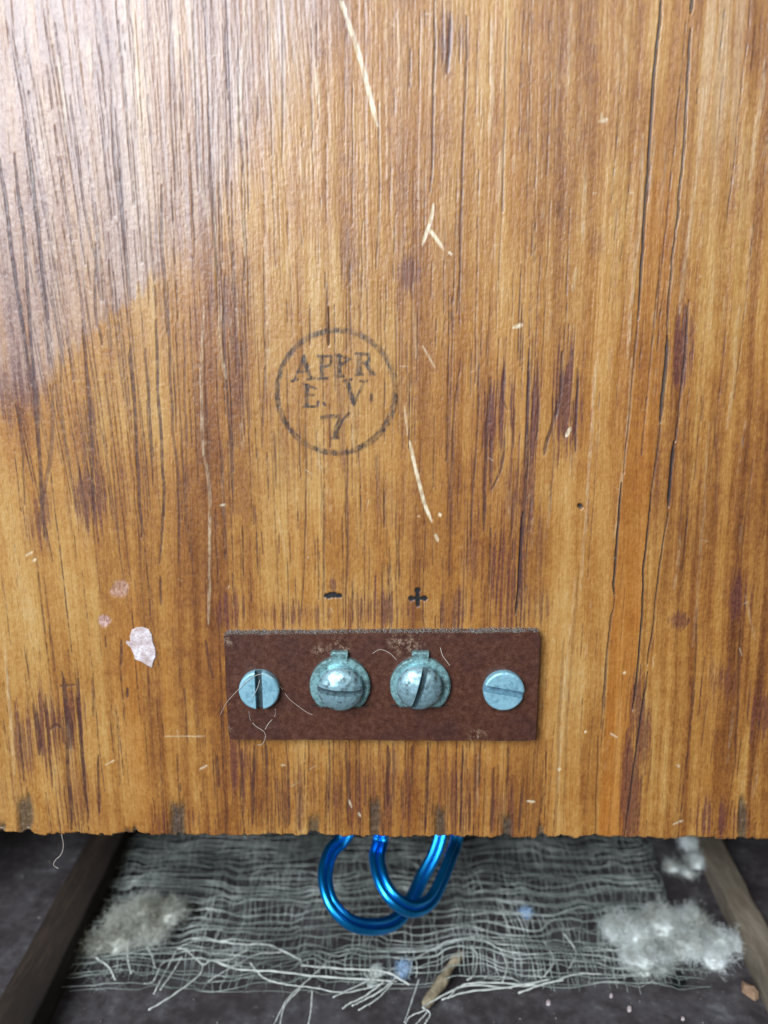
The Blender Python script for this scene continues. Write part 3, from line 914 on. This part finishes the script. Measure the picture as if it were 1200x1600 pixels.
def add_head(name, c, mat, parent, auto=35, shade_mat=None, **kw):
    VV, FF = slotted_head(**kw)
    VV = [(x + c[0], y + c[1], z + c[2]) for x, y, z in VV]
    o = mesh_obj(name, VV, FF, mat, parent, True, c)
    if shade_mat:
        o.data.materials.append(shade_mat)
        for q in SLOT_FACES:
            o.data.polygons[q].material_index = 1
    bm = bmesh.new()
    bm.from_mesh(o.data)
    bmesh.ops.recalc_face_normals(bm, faces=bm.faces[:])
    for e in bm.edges:
        if len(e.link_faces) == 2 and e.calc_face_angle(0) > math.radians(auto):
            e.smooth = False
    bm.to_mesh(o.data)
    bm.free()
    return o


HS = 1.5
cL = at_y(404, 1081, -PT - HS)
cR = at_y(788, 1082, -PT - HS)
yb = -PT + 0.15
rL = 31.0 / (FPX / 136)
add_head('mounting_screw', (cL[0], yb, cL[2]), M_FLATZ, strip, R=3.45, skirt=HS, dome=0, slot_w=1.25, slot_d=1.15, ang=math.radians(90.5), rough=0.05, seed=3, shade_mat=M_SLOTSHADE)
s2 = add_head('mounting_screw', (cR[0], yb, cR[2]), M_FLATZ, strip, R=3.5, skirt=HS, dome=0, slot_w=1.15, slot_d=1.0, ang=math.radians(-11), rough=0.07, seed=23, slot_tilt=0.04, shade_mat=M_SLOTSHADE2)

LUG_T = 1.1


def lug_outline(cx, cz, R, flat):
    pts = []
    a0 = math.asin(flat / R)
    # round body with a flat lower edge and a narrow tab on top
    tab = 1.45
    a1 = math.acos(tab / R)
    for a in np.linspace(-a0, a1, 26):
        pts.append((cx + R * math.cos(a), cz + R * math.sin(a)))
    for x, z in [(tab * .86, R + 0.35), (tab * 1.0, R + 0.75), (tab * 0.95, R + 0.95), (-tab * 0.80, R + 1.05), (-tab * 1.05, R + 0.7), (-tab * .9, R + 0.35)]:
        pts.append((cx + x, cz + z))
    for a in np.linspace(math.pi - a1, math.pi + a0, 26):
        pts.append((cx + R * math.cos(a), cz + R * math.sin(a)))
    return pts[::-1]


for (u, v, ang, du, dv, seed) in [(531, 1073, math.radians(-4), 531, 1083, 5.0), (657, 1073, math.radians(75), 656, 1081, 41.0)]:
    c = at_y(u, v, -PT - LUG_T)
    R = 5.15
    lug = outline_slab('terminal', lug_outline(c[0], c[2], R, 3.9), -PT - LUG_T, -PT + 0.1, M_LUG, strip, 0.0, loc=(c[0], -PT, c[2]), jitter=0.008, bevel=0.22)
    d = at_y(du, dv, -PT - LUG_T - 2.6)
    add_head('contact_screw', (d[0], -PT - LUG_T + 0.1, d[2]), M_DOME, lug, R=3.85, skirt=1.0, dome=2.0, slot_w=1.0, slot_d=1.5, ang=ang, rough=0.10, seed=seed, nd=22, ns=56, shade_mat=M_SLOTSHADE)
    # slit in the plate the lug's foot drops into
    for sx in (-1, 1):
        a = (c[0] + sx * 3.9 - 1.1, c[2] - 4.0)
        mesh_obj('slit', [(a[0], -PT - .03, a[1] - .12), (a[0] + 2.2, -PT - .03, a[1] - .12), (a[0] + 2.2, -PT - .03, a[1] + .12), (a[0], -PT - .03, a[1] + .12),
                          (a[0], -PT + .1, a[1] - .12), (a[0] + 2.2, -PT + .1, a[1] - .12), (a[0] + 2.2, -PT + .1, a[1] + .12), (a[0], -PT + .1, a[1] + .12)],
                 [(0, 1, 2, 3), (7, 6, 5, 4), (0, 4, 5, 1), (1, 5, 6, 2), (2, 6, 7, 3), (3, 7, 4, 0)], M_SLOT, strip, False, (a[0], -PT, a[1]))


def lint_mass(n, sampler, length, rad, curl, seed=0, segs=5, sides=3):
    """Many short curly fibres in one mesh."""
    r = np.random.default_rng(seed)
    VV, FF = [], []
    for i in range(n):
        p, dirn = sampler(r)
        p = np.array(p, float)
        d = np.array(dirn, float) + r.normal(0, .35, 3)
        d /= np.linalg.norm(d) + 1e-9
        L = length * r.uniform(.5, 1.4)
        pts = [p]
        for k in range(segs):
            d = d + r.normal(0, curl, 3)
            d /= np.linalg.norm(d)
            pts.append(pts[-1] + d * L / segs)
        tube(pts, rad * r.uniform(.6, 1.3), sides, VV, FF, cap=False)
    return VV, FF


zt = (pl_c[0][2] + pl_c[1][2]) / 2
x0p, x1p = pl_c[0][0], pl_c[1][0]


def top_edge(r):
    t = r.uniform(0.0, 1.0)
    x = x0p + 0.3 + (x1p - x0p - 0.6) * t
    return (x, -r.uniform(0.1, PT * 0.86), pl_c[0][2] * (1 - t) + pl_c[1][2] * t - 0.06), (r.uniform(-1, 1), r.uniform(-.4, .2), r.uniform(-.05, .25))


VV, FF = lint_mass(3400, top_edge, 0.6, 0.03, 0.6, 5)
tag(mesh_obj('dust', VV, FF, M_DUST, strip, True, (0, -1, zt)), 'grey fluffy dust lying along the upper edge of the plate', kind='stuff')

# ================================================================== BASE, BATTENS, CABINET
xs_f = np.linspace(-190, 190, 200)
ys_f = np.linspace(-120, 128, 140)
FX, FY = np.meshgrid(xs_f, ys_f)
FZ = 0.7 * (fbm(FX * .09, FY * .09, 3, 1) - 0.5) + 0.35 * (fbm(FX * .5, FY * .5, 3, 2) - 0.5) - 0.3
fv = np.stack([FX, FY, FZ], -1).reshape(-1, 3)
ii = np.arange(FX.size).reshape(FX.shape)
ff = np.stack([ii[:-1, :-1], ii[:-1, 1:], ii[1:, 1:], ii[1:, :-1]], -1).reshape(-1, 4)
floor = mesh_obj('floor', fv, ff, M_FLOOR)
tag(floor, 'dusty dark brown base beneath the board', kind='structure')


def box_bm(x0, x1, y0, y1, z0, z1, bev=0.0):
    bm = bmesh.new()
    bmesh.ops.create_cube(bm, size=1.0)
    for v in bm.verts:
        v.co = Vector(((x0 + x1) / 2 + v.co.x * (x1 - x0), (y0 + y1) / 2 + v.co.y * (y1 - y0), (z0 + z1) / 2 + v.co.z * (z1 - z0)))
    if bev:
        bmesh.ops.bevel(bm, geom=bm.edges[:], offset=bev, segments=2, affect='EDGES')
    return bm


for nm, (x0, x1, y0, y1) in {'wall_left': (-130, -118, TH - 0.3, 128), 'wall_right': (118, 130, TH - 0.3, 128), 'added_wall_back': (-117.9, 117.9, 118, 128)}.items():  # unseen; back wall added to stop light leaking in, sides carry the board
    tag(bm_obj(nm, box_bm(x0, x1, y0, y1, -2, 218), M_SIDE), kind='structure')
tag(bm_obj('added_ceiling', box_bm(-130, 130, TH - .3, 128, 218.1, 224), M_SIDE), kind='structure')  # unseen, added to keep the space behind the board dark


def batten(name, a, b, width, h, mat, label, jit=0.25):
    """Strip lying on the base from a to b (x,y), width to the right of the line."""
    a, b = np.array(a, float), np.array(b, float)
    d = (b - a) / np.linalg.norm(b - a)
    nrm = np.array([d[1], -d[0]])
    n = 70
    VV, FF = [], []
    sec = [(0, -0.8), (0, h - .5), (0.12, h - .12), (0.6, h), (width * .5, h + .1), (width - .6, h), (width - .12, h - .12), (width, h - .5), (width, -0.8)]
    for i in range(n):
        c = a + (b - a) * i / (n - 1)
        for k, (w, z) in enumerate(sec):
            e = jit * (vnoise(np.array([i * .45 + k]), np.array([k * 3.3]), 2)[0] - .5) if k in (1, 2, 6, 7) else 0
            q = c + nrm * (w + e)
            VV.append((q[0], q[1], z + (e * .6 if z > 0 else 0)))
    m = len(sec)
    for i in range(n - 1):
        for k in range(m - 1):
            FF.append((i * m + k, i * m + k + 1, (i + 1) * m + k + 1, (i + 1) * m + k))
    FF.append(tuple(range(m)))
    FF.append(tuple(range((n - 1) * m, n * m))[::-1])
    o = mesh_obj(name, VV, FF, mat, None, True, (a[0], a[1], 0))
    bm = bmesh.new()
    bm.from_mesh(o.data)
    bmesh.ops.recalc_face_normals(bm, faces=bm.faces[:])
    bm.to_mesh(o.data)
    bm.free()
    return tag(o, label, 'batten')


def line_on(z, p, q, y0, y1):
    A, B = np.array(at_z(*p, z)[:2]), np.array(at_z(*q, z)[:2])
    f = lambda y: A + (B - A) * (y - A[1]) / (B[1] - A[1])
    return f(y0), f(y1)


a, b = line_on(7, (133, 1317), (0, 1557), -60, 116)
batten('wooden_batten', a, b, 9.0, 7.0, M_BATD, 'dark brown wooden batten beside the dingy fluff, nearly black')
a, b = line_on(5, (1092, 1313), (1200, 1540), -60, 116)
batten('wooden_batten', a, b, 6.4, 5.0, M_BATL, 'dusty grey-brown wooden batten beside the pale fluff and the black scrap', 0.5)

# ================================================================== GAUZE CLOTH
g0 = at_z(600, 1550, 1)[1]          # frayed near edge
GX0, GX1 = at_z(190, 1420, 1)[0], at_z(1045, 1440, 1)[0]


def gz(x, y):
    w = 1.4 + 1.9 * fbm(x * .05 + 3, y * .11, 3, 1) + 1.0 * np.abs(np.sin(0.35 * y + 3.0 * fbm(x * .045, y * .05, 2, 5))) * fbm(x * .08, y * .1, 2, 3)
    w = w + 2.2 * np.exp(-((x - 12 - .3 * y) / 5.0) ** 2) * fbm(x * .1, y * .1, 2, 4)
    w = w + 2.2 * sstep(.5, .75, fbm(x * .035 + 20, y * .16 + 4, 3, 6)) + 1.4 * sstep(.50, .7, fbm(x * .12 + 8, y * .07, 2, 7))
    return w * 0.8


VV, FF = [], []
rg = np.random.default_rng(3)


def warp(x, y, k):
    return (x + 4.0 * (fbm(x * .06 + k, y * .05, 2, 2) - .5) + 2.4 * (fbm(x * .30 + k, y * .24, 2, 3) - .5),
            y + 4.0 * (fbm(x * .05 + k, y * .07 + 9, 2, 6) - .5) + 2.0 * (fbm(x * .15, y * .33 + k, 3, 1) - .5))


for layer, (sp_x, sp_y, dz, rr) in enumerate([(1.5, 2.1, 0.0, 0.12), (2.6, 3.4, -0.6, 0.08)]):
    x = GX0 - 4
    while x < GX1 + 3:
        n = 90
        ye = g0 + rg.uniform(-0.5, 2.5) + 3 * max(0, (x - GX1 + 14) / 14) + 3 * max(0, (GX0 + 14 - x) / 14)
        yy = np.linspace(ye, 92, n)
        xx = np.full(n, x) + rg.normal(0, .06, n).cumsum() * .25
        wx, wy = warp(xx, yy, layer * 4.0)
        if rg.random() > 0.12:
            tube(np.stack([wx, wy, gz(wx, wy) + dz + .08 * np.sin(yy * 2.6)], -1), rr * rg.uniform(.5, 1.0), 4, VV, FF, cap=False)
        x += sp_x * rg.choice([.7, .9, 1, 1.1, 1.6])
    y = g0 + 0.5
    while y < 92:
        n = 120
        ins = 0 if y > g0 + 3 else 0
        xa, xb = GX0 - 4 + rg.uniform(-2, 2) - 0.02 * y, GX1 + rg.uniform(-1, 3) + 0.03 * y
        xx = np.linspace(xa, xb, n)
        yy = np.full(n, y) + rg.normal(0, .10, n).cumsum() * .25
        wx, wy = warp(xx, yy, layer * 4.0)
        tube(np.stack([wx, wy, gz(wx, wy) + dz + .12], -1), rr * rg.uniform(.75, 1.35), 4, VV, FF, cap=False)
        y += sp_y * rg.choice([.55, .8, 1, 1.2]) * (0.8 + 0.006 * y)
gauze = mesh_obj('gauze_cloth', VV, FF, M_GAUZE, None, True, ((GX0 + GX1) / 2, g0 + 20, 0))
tag(gauze, 'wrinkled loose-woven grey gauze cloth spread on the base under the blue cables', 'cloth')


def on_gauze(r):
    while True:
        x, y = r.uniform(GX0, GX1), r.uniform(g0 + 1, 80)
        if fbm(np.array([x * .11 + 40]), np.array([y * .11]), 3, 5)[0] > 0.53:
            return (x, y, gz(np.array([x]), np.array([y]))[0] + .1), (r.normal(), r.normal(), .15 * r.normal())


v2, f2 = lint_mass(2600, on_gauze, 2.6, 0.035, 0.8, 31, 5)
tag(mesh_obj('fuzz', v2, f2, M_GAUZE, gauze, True, ((GX0 + GX1) / 2, g0 + 20, 0)), kind='stuff')


def strand(px, r=0.16, z=1.6, sag=0.4):
    pts = []
    for i, (u, v) in enumerate(px):
        q = at_z(u, v, z)
        pts.append((q[0], q[1], max(0.1, z + sag * random.uniform(-1, 1))))
    path = smooth_path(pts, 8 * len(px))
    tw = np.arange(len(path))
    path[:, 2] += .06 * np.sin(tw * 1.1)
    vv, fv_ = tube(path, np.full(len(path), r) * (1 + .2 * np.sin(tw * 1.7)), 5)
    mesh_obj('loose_thread', vv, fv_, M_STRAND, gauze, True, tuple(path[0]))


for px in [
        [(387, 1484), (372, 1492), (358, 1500), (330, 1501), (318, 1505), (303, 1494), (290, 1486), (276, 1480)], [(318, 1505), (310, 1525), (270, 1555), (232, 1577)],
        [(440, 1488), (400, 1490), (375, 1505), (350, 1520), (325, 1535)], [(390, 1503), (410, 1525), (432, 1537), (458, 1540)], [(458, 1540), (490, 1545), (540, 1550), (600, 1538)],
        [(520, 1490), (500, 1515), (475, 1535), (450, 1560), (432, 1590), (425, 1610)], [(470, 1545), (445, 1570), (436, 1610)], [(488, 1547), (486, 1580), (480, 1612)],
        [(275, 1488), (262, 1510), (248, 1540), (240, 1552)], [(285, 1495), (270, 1520), (250, 1545)], [(286, 1498), (255, 1505), (240, 1530), (225, 1535)],
        [(600, 1535), (570, 1555), (545, 1570), (535, 1578)], [(615, 1535), (590, 1560), (560, 1576)], [(640, 1505), (600, 1545), (570, 1560), (550, 1574)],
        [(655, 1530), (640, 1575), (632, 1600)], [(660, 1575), (680, 1560), (730, 1540), (800, 1542)], [(690, 1562), (730, 1550), (790, 1545), (860, 1530)], [(700, 1560), (720, 1540), (760, 1536), (840, 1540)],
        [(665, 1580), (640, 1590), (632, 1604)], [(668, 1580), (652, 1596), (645, 1608)], [(660, 1576), (672, 1585), (664, 1602)],
        [(800, 1540), (850, 1536), (900, 1522), (940, 1520)], [(810, 1550), (850, 1538), (880, 1530)], [(150, 1498), (170, 1512), (180, 1530)], [(200, 1478), (200, 1500), (205, 1520)], [(230, 1478), (238, 1495), (242, 1510)],
        [(300, 1465), (340, 1470), (380, 1478), (420, 1476), (470, 1500)], [(330, 1500), (370, 1512), (430, 1520), (500, 1528), (620, 1532)], [(640, 1540), (600, 1520), (540, 1516), (470, 1508)], [(520, 1560), (560, 1540), (640, 1500), (700, 1470)],
        [(735, 1478), (745, 1492), (742, 1520), (730, 1530)], [(780, 1480), (792, 1510), (785, 1535)], [(850, 1470), (865, 1500), (850, 1525)], [(880, 1460), (900, 1485), (890, 1510)]]:
    strand(px, random.uniform(.10, .19), 2.6)

# crumbs and grit on the base
VV, FF = [], []
for i in range(1500):
    x, y = rg.uniform(-95, 95), rg.uniform(-15, 80)
    r_ = rg.choice([.06, .09, .13, .2, .3], p=[.4, .3, .18, .09, .03])
    b_ = len(VV)
    for d in [(1, 0, 0), (0, 1, 0), (-1, 0, 0), (0, -1, 0), (0, 0, 1), (0, 0, -1)]:
        VV.append((x + d[0] * r_ * rg.uniform(.5, 1.3), y + d[1] * r_ * rg.uniform(.5, 1.3), 0.05 + d[2] * r_))
    FF.extend([(b_ + k, b_ + (k + 1) % 4, b_ + 4) for k in range(4)] + [(b_ + (k + 1) % 4, b_ + k, b_ + 5) for k in range(4)])
tag(mesh_obj('grit', VV, FF, M_DUST, None, False), 'pale dust grit scattered over the dark base', 'dust', kind='stuff')

# ================================================================== FLUFF


def fluff(name, lobes, mat, label, n, length, seed, rad=0.05, core=True, curl=0.55):
    """Clump of cotton: lumpy heart plus a coat of curly fibres. lobes (x,y,z,r,flat)."""
    lob = np.array(lobes, float)
    c0 = (lob[:, 0].mean(), lob[:, 1].mean(), 0)
    VV, FF = [], []
    if core:
        for k, (x, y, z, r, fl) in enumerate(lob):
            bm = bmesh.new()
            bmesh.ops.create_icosphere(bm, subdivisions=4, radius=1.0)
            co = np.array([v.co[:] for v in bm.verts])
            nz = fbm(co[:, 0] * 1.6 + k * 3, co[:, 1] * 1.6 + co[:, 2] * 1.9 + k, 4, k)
            nz2 = fbm(co[:, 0] * 5 + k, co[:, 1] * 5 + co[:, 2] * 4, 2, k + 2)
            s = r * (0.24 + 0.88 * nz + 0.15 * nz2)
            pp = co * s[:, None] * np.array([1, 1, fl]) + np.array([x, y, z])
            pp[:, 2] = np.maximum(pp[:, 2], -0.2)
            b = len(VV)
            VV.extend(pp.tolist())
            bm.verts.index_update()
            FF.extend([tuple(b + v.index for v in f.verts) for f in bm.faces])
            bm.free()
    body = mesh_obj(name, VV, FF, mat, None, True, c0)

    def samp(r):
        k = r.choice(len(lob), p=lob[:, 3] ** 2 / (lob[:, 3] ** 2).sum())
        x, y, z, rad_, fl = lob[k]
        d = r.normal(0, 1, 3)
        d /= np.linalg.norm(d)
        d[2] = abs(d[2]) * (1 if r.random() < .85 else -.3)
        s = rad_ * r.uniform(.6, .98)
        t = np.cross(d, r.normal(0, 1, 3))
        return (x + d[0] * s, y + d[1] * s, max(.1, z + d[2] * s * fl)), t + .35 * d
    v2, f2 = lint_mass(n, samp, length, rad, curl, seed, 7)
    tag(mesh_obj('fibres', v2, f2, mat, body, True, c0), kind='stuff')
    return tag(body, label, 'fluff')


def lobe(u, v, z, r, fl=0.7):
    q = at_z(u, v, z)
    return (q[0], q[1], z, r, fl)


fluff('fluff_clump', [lobe(965, 1455, 2.5, 3.6), lobe(990, 1462, 4.0, 4.6), lobe(1032, 1446, 4.6, 4.6), lobe(1000, 1500, 1.8, 4.4), lobe(1070, 1478, 3.8, 4.0), lobe(1080, 1440, 3.2, 3.2), lobe(1120, 1475, 2.2, 3.4), lobe(1112, 1497, 1.4, 3.0), lobe(1030, 1500, 1.4, 3.4, .5),
                      lobe(1150, 1475, 1.2, 2.2)], M_FLUFFR, 'pale cottony fluff clump beside the dusty grey-brown batten', 10500, 3.8, 4, rad=0.023, curl=1.0)
fluff('fluff_clump', [lobe(195, 1445, 2.6, 4.4), lobe(225, 1424, 4.4, 3.6), lobe(265, 1428, 4.2, 3.6), lobe(190, 1468, 2.0, 4.2), lobe(235, 1455, 2.2, 4.4), lobe(150, 1478, 1.4, 3.0, .6), lobe(115, 1487, 1.2, 2.3, .6), lobe(98, 1505, .8, 1.6, .6)],
      M_FLUFFL, 'dingy beige fluff clump beside the dark batten and frayed cloth edge', 8500, 3.8, 9, rad=0.023, curl=1.0)
fluff('fluff_clump', [lobe(1080, 1318, 2.6, 3.4), lobe(1088, 1345, 2.2, 2.8), lobe(1050, 1355, 1.8, 2.2), lobe(1075, 1365, 1.6, 1.8)], M_FLUFFR, 'small wispy fluff clump against the grey-brown batten under the board edge', 1800, 2.8, 14, rad=0.02, curl=1.0)
fluff('lint_ball', [lobe(632, 1513, 2.4, 1.5, .8), lobe(627, 1525, 2.0, 1.0, .8)], M_BLUELINT, 'pale blue ball of lint on the gauze beside the brown husk', 260, 1.6, 21)
fluff('lint_ball', [lobe(822, 1427, 3.0, 1.2, .8)], M_BLUELINT, 'tiny pale blue lint ball on the gauze beside the pale fluff', 160, 1.4, 25)
fluff('lint_ball', [lobe(588, 1520, 2.2, 1.3, .7), lobe(580, 1535, 1.6, 1.1, .7)], M_FLUFFR, 'whitish lint ball on the gauze between loose threads', 240, 1.6, 29)

# brown husk lying on the frayed edge
hp = [at_z(u, v, z) for u, v, z in [(726, 1488, 3.2), (715, 1497, 3.4), (704, 1510, 3.0), (694, 1528, 2.6), (682, 1545, 2.2), (668, 1566, 1.8), (663, 1576, 1.6)]]
pth = smooth_path(hp, 40)
rr = np.interp(np.arange(40), [0, 4, 9, 13, 20, 28, 34, 39], [.4, 1.1, 1.2, .8, 1.35, 1.25, 1.0, .4]) * (1 + .25 * (vnoise(np.arange(40) * .6, np.zeros(40), 3) - .5))
VV, FF = tube(pth, rr * .95, 9)
VV = [(x + random.uniform(-.12, .12), y + random.uniform(-.12, .12), z + random.uniform(-.12, .12)) for x, y, z in VV]
tag(mesh_obj('dry_husk', VV, FF, M_HUSK, None, True, tuple(pth[20])), 'crumpled brown dry husk lying on the frayed gauze edge', 'husk')


def chip_thing(name, px, z, h, mat, label, cat):
    """Small irregular chip lying on the base; px its outline."""
    p = [at_z(u, v, z) for u, v in px]
    n = len(p)
    c = np.mean(p, axis=0)
    VV = [(x, y, -0.1) for x, y, _ in p] + [(c[0] + (x - c[0]) * .9, c[1] + (y - c[1]) * .9, z + h * random.uniform(.6, 1)) for x, y, _ in p] + [(c[0], c[1], z + h)]
    FF = [(k, (k + 1) % n, n + (k + 1) % n, n + k) for k in range(n)] + [(n + k, n + (k + 1) % n, 2 * n) for k in range(n)] + [tuple(range(n))[::-1]]
    return tag(mesh_obj(name, VV, FF, mat, None, False, (c[0], c[1], 0)), label, cat)


chip_thing('scrap', [(1050, 1527), (1064, 1517), (1072, 1529), (1057, 1537)], 1.6, 1.0, M_BLACK, 'small square black scrap on the base against the pale fluff', 'scrap')
chip_thing('wood_chip', [(1158, 1536), (1165, 1540), (1178, 1548), (1186, 1556), (1180, 1560), (1168, 1552), (1160, 1546)], 0.6, 1.2, M_TAN, 'tan wood chip on the base beside the dusty grey-brown batten', 'chip')
FLK = 'tiny white paint flake lying on the dark base in front of the pale fluff'
for (u, v, s) in [(857, 1567, 5), (983, 1577, 5), (955, 1556, 3), (1067, 1592, 3)]:
    chip_thing('paint_flake', [(u + s * math.cos(t) * random.uniform(.6, 1.1), v + s * .8 * math.sin(t) * random.uniform(.6, 1.1)) for t in np.linspace(0, 5.6, 7)], 0.1, 0.4, M_FLAKE, FLK, 'paint flake')['group'] = 'paint flakes on the base'

# ================================================================== BLUE CABLES
def cable(name, px, tail_up, label, off, r=0.92, gap=0.82):
    pts = [at_y(u, v, y) for u, v, y in px]
    pts = tail_up[0] + pts + tail_up[1]
    path = smooth_path(pts, 150)
    tg = np.gradient(path, axis=0)
    tg /= np.linalg.norm(tg, axis=1)[:, None]
    o = np.array(off, float)
    e = empty(name, tuple(path[len(path) // 2]))
    for s in (-1, 1):
        q = []
        w = o
        for i in list(range(60, len(path))) + [None] + list(range(59, -1, -1)):
            if i is None:
                w = o                     # the two halves start from the same turn of the twin
                w = w - tg[60] * np.dot(w, tg[60])
                w /= np.linalg.norm(w)
                q = q[::-1]
                continue
            w = w - tg[i] * np.dot(w, tg[i])
            w /= np.linalg.norm(w)
            q.append(path[i] + w * gap * s)
        q = q[::-1]
        q = np.array(q)
        vv, fv_ = tube(q, r, 18)
        mesh_obj('core', vv, fv_, M_WIRE, e, True, tuple(path[len(path) // 2]))
    return tag(e, label, 'cable', 'blue cables hanging behind the board')


tl, tr = at_y(531, 1083, TH + 1.6), at_y(657, 1083, TH + 1.6)
cable('blue_cable', [(538, 1308, 25), (516, 1334, 21.5), (508, 1372, 16.5), (519, 1412, 12.5), (546, 1440, 11.5), (582, 1448, 14.5), (616, 1440, 20), (640, 1412, 25.5), (660, 1370, 31), (684, 1322, 35)],
      ([tr, (6.0, 17, 60), (2.0, 23, 47), (-4.0, 27, 35.5)], [(15.0, 40, 29), (16, 48, 47), (14, 75, 66), (12, 117.5, 78)]),
      'glossy blue twin cable hanging in the lower loop behind the board', (0.6, 0.6, -0.3))
cable('blue_cable', [(595, 1308, 24), (589, 1340, 19.5), (597, 1376, 15), (617, 1406, 12.5), (645, 1420, 14), (672, 1408, 18.5), (690, 1376, 23.5), (704, 1340, 28.5), (714, 1310, 33)],
      ([tl, (-7.5, 14.8, 61), (-3.5, 17.5, 51), (-1.2, 22, 39)], [(19.0, 38, 32), (20, 46, 50), (18, 75, 70), (16, 117.5, 82)]),
      'glossy blue twin cable hanging in the higher, tighter loop behind the board', (0.85, 0.45, 0.0))

# ================================================================== LINT HAIRS
def hair(px, label, r=0.035):
    pts = [at_y(u, v, y) for u, v, y in px]
    path = smooth_path(pts, 10 * len(px))
    vv, fv_ = tube(path, r, 5)
    return tag(mesh_obj('hair', vv, fv_, M_HAIR, None, True, tuple(path[0])), label, 'hair')


yp, yh = -PT - .05, -PT - HS - .02
hair([(344, 1117, -.15), (354, 1098, yp), (372, 1078, yh), (384, 1066, yh), (404, 1054, yh), (425, 1058, yh + .2), (440, 1075, yp), (452, 1092, yp), (478, 1112, yp), (489, 1117, yp)], 'fine pale hair arching over the screw with the upright slot')
hair([(389, 1112, yh + .2), (391, 1124, yp), (399, 1134, yp), (413, 1144, yp), (414, 1155, yp), (409, 1163, yp - .1), (402, 1164, -PT * .5)], 'short wavy hair hanging below the screw with the upright slot')
hair([(430, 1108, yh + .2), (430, 1118, yp), (420, 1130, yp), (414, 1140, yp)], 'short curved hair beside the wavy hair under the upright slot')
hair([(406, 1062, yh), (402, 1076, yh), (394, 1090, yh + .02)], 'tiny hair crossing the upright screw slot')
hair([(582, 1021, yp), (594, 1015, yp), (608, 1020, yp), (620, 1031, yp)], 'pale curved hair on the brown plate between the contact screws')
hair([(688, 1012, yp), (692, 1025, yp), (703, 1040, yp)], 'pale hair on the brown plate beside the angled-slot contact screw', 0.05)
hair([(96, 1303, -.05), (99, 1320, -.1), (96, 1334, -.3), (86, 1345, -.3), (84, 1352, -.3), (91, 1357, -.3)], 'curly grey hair dangling from the board\'s lower edge', 0.045)
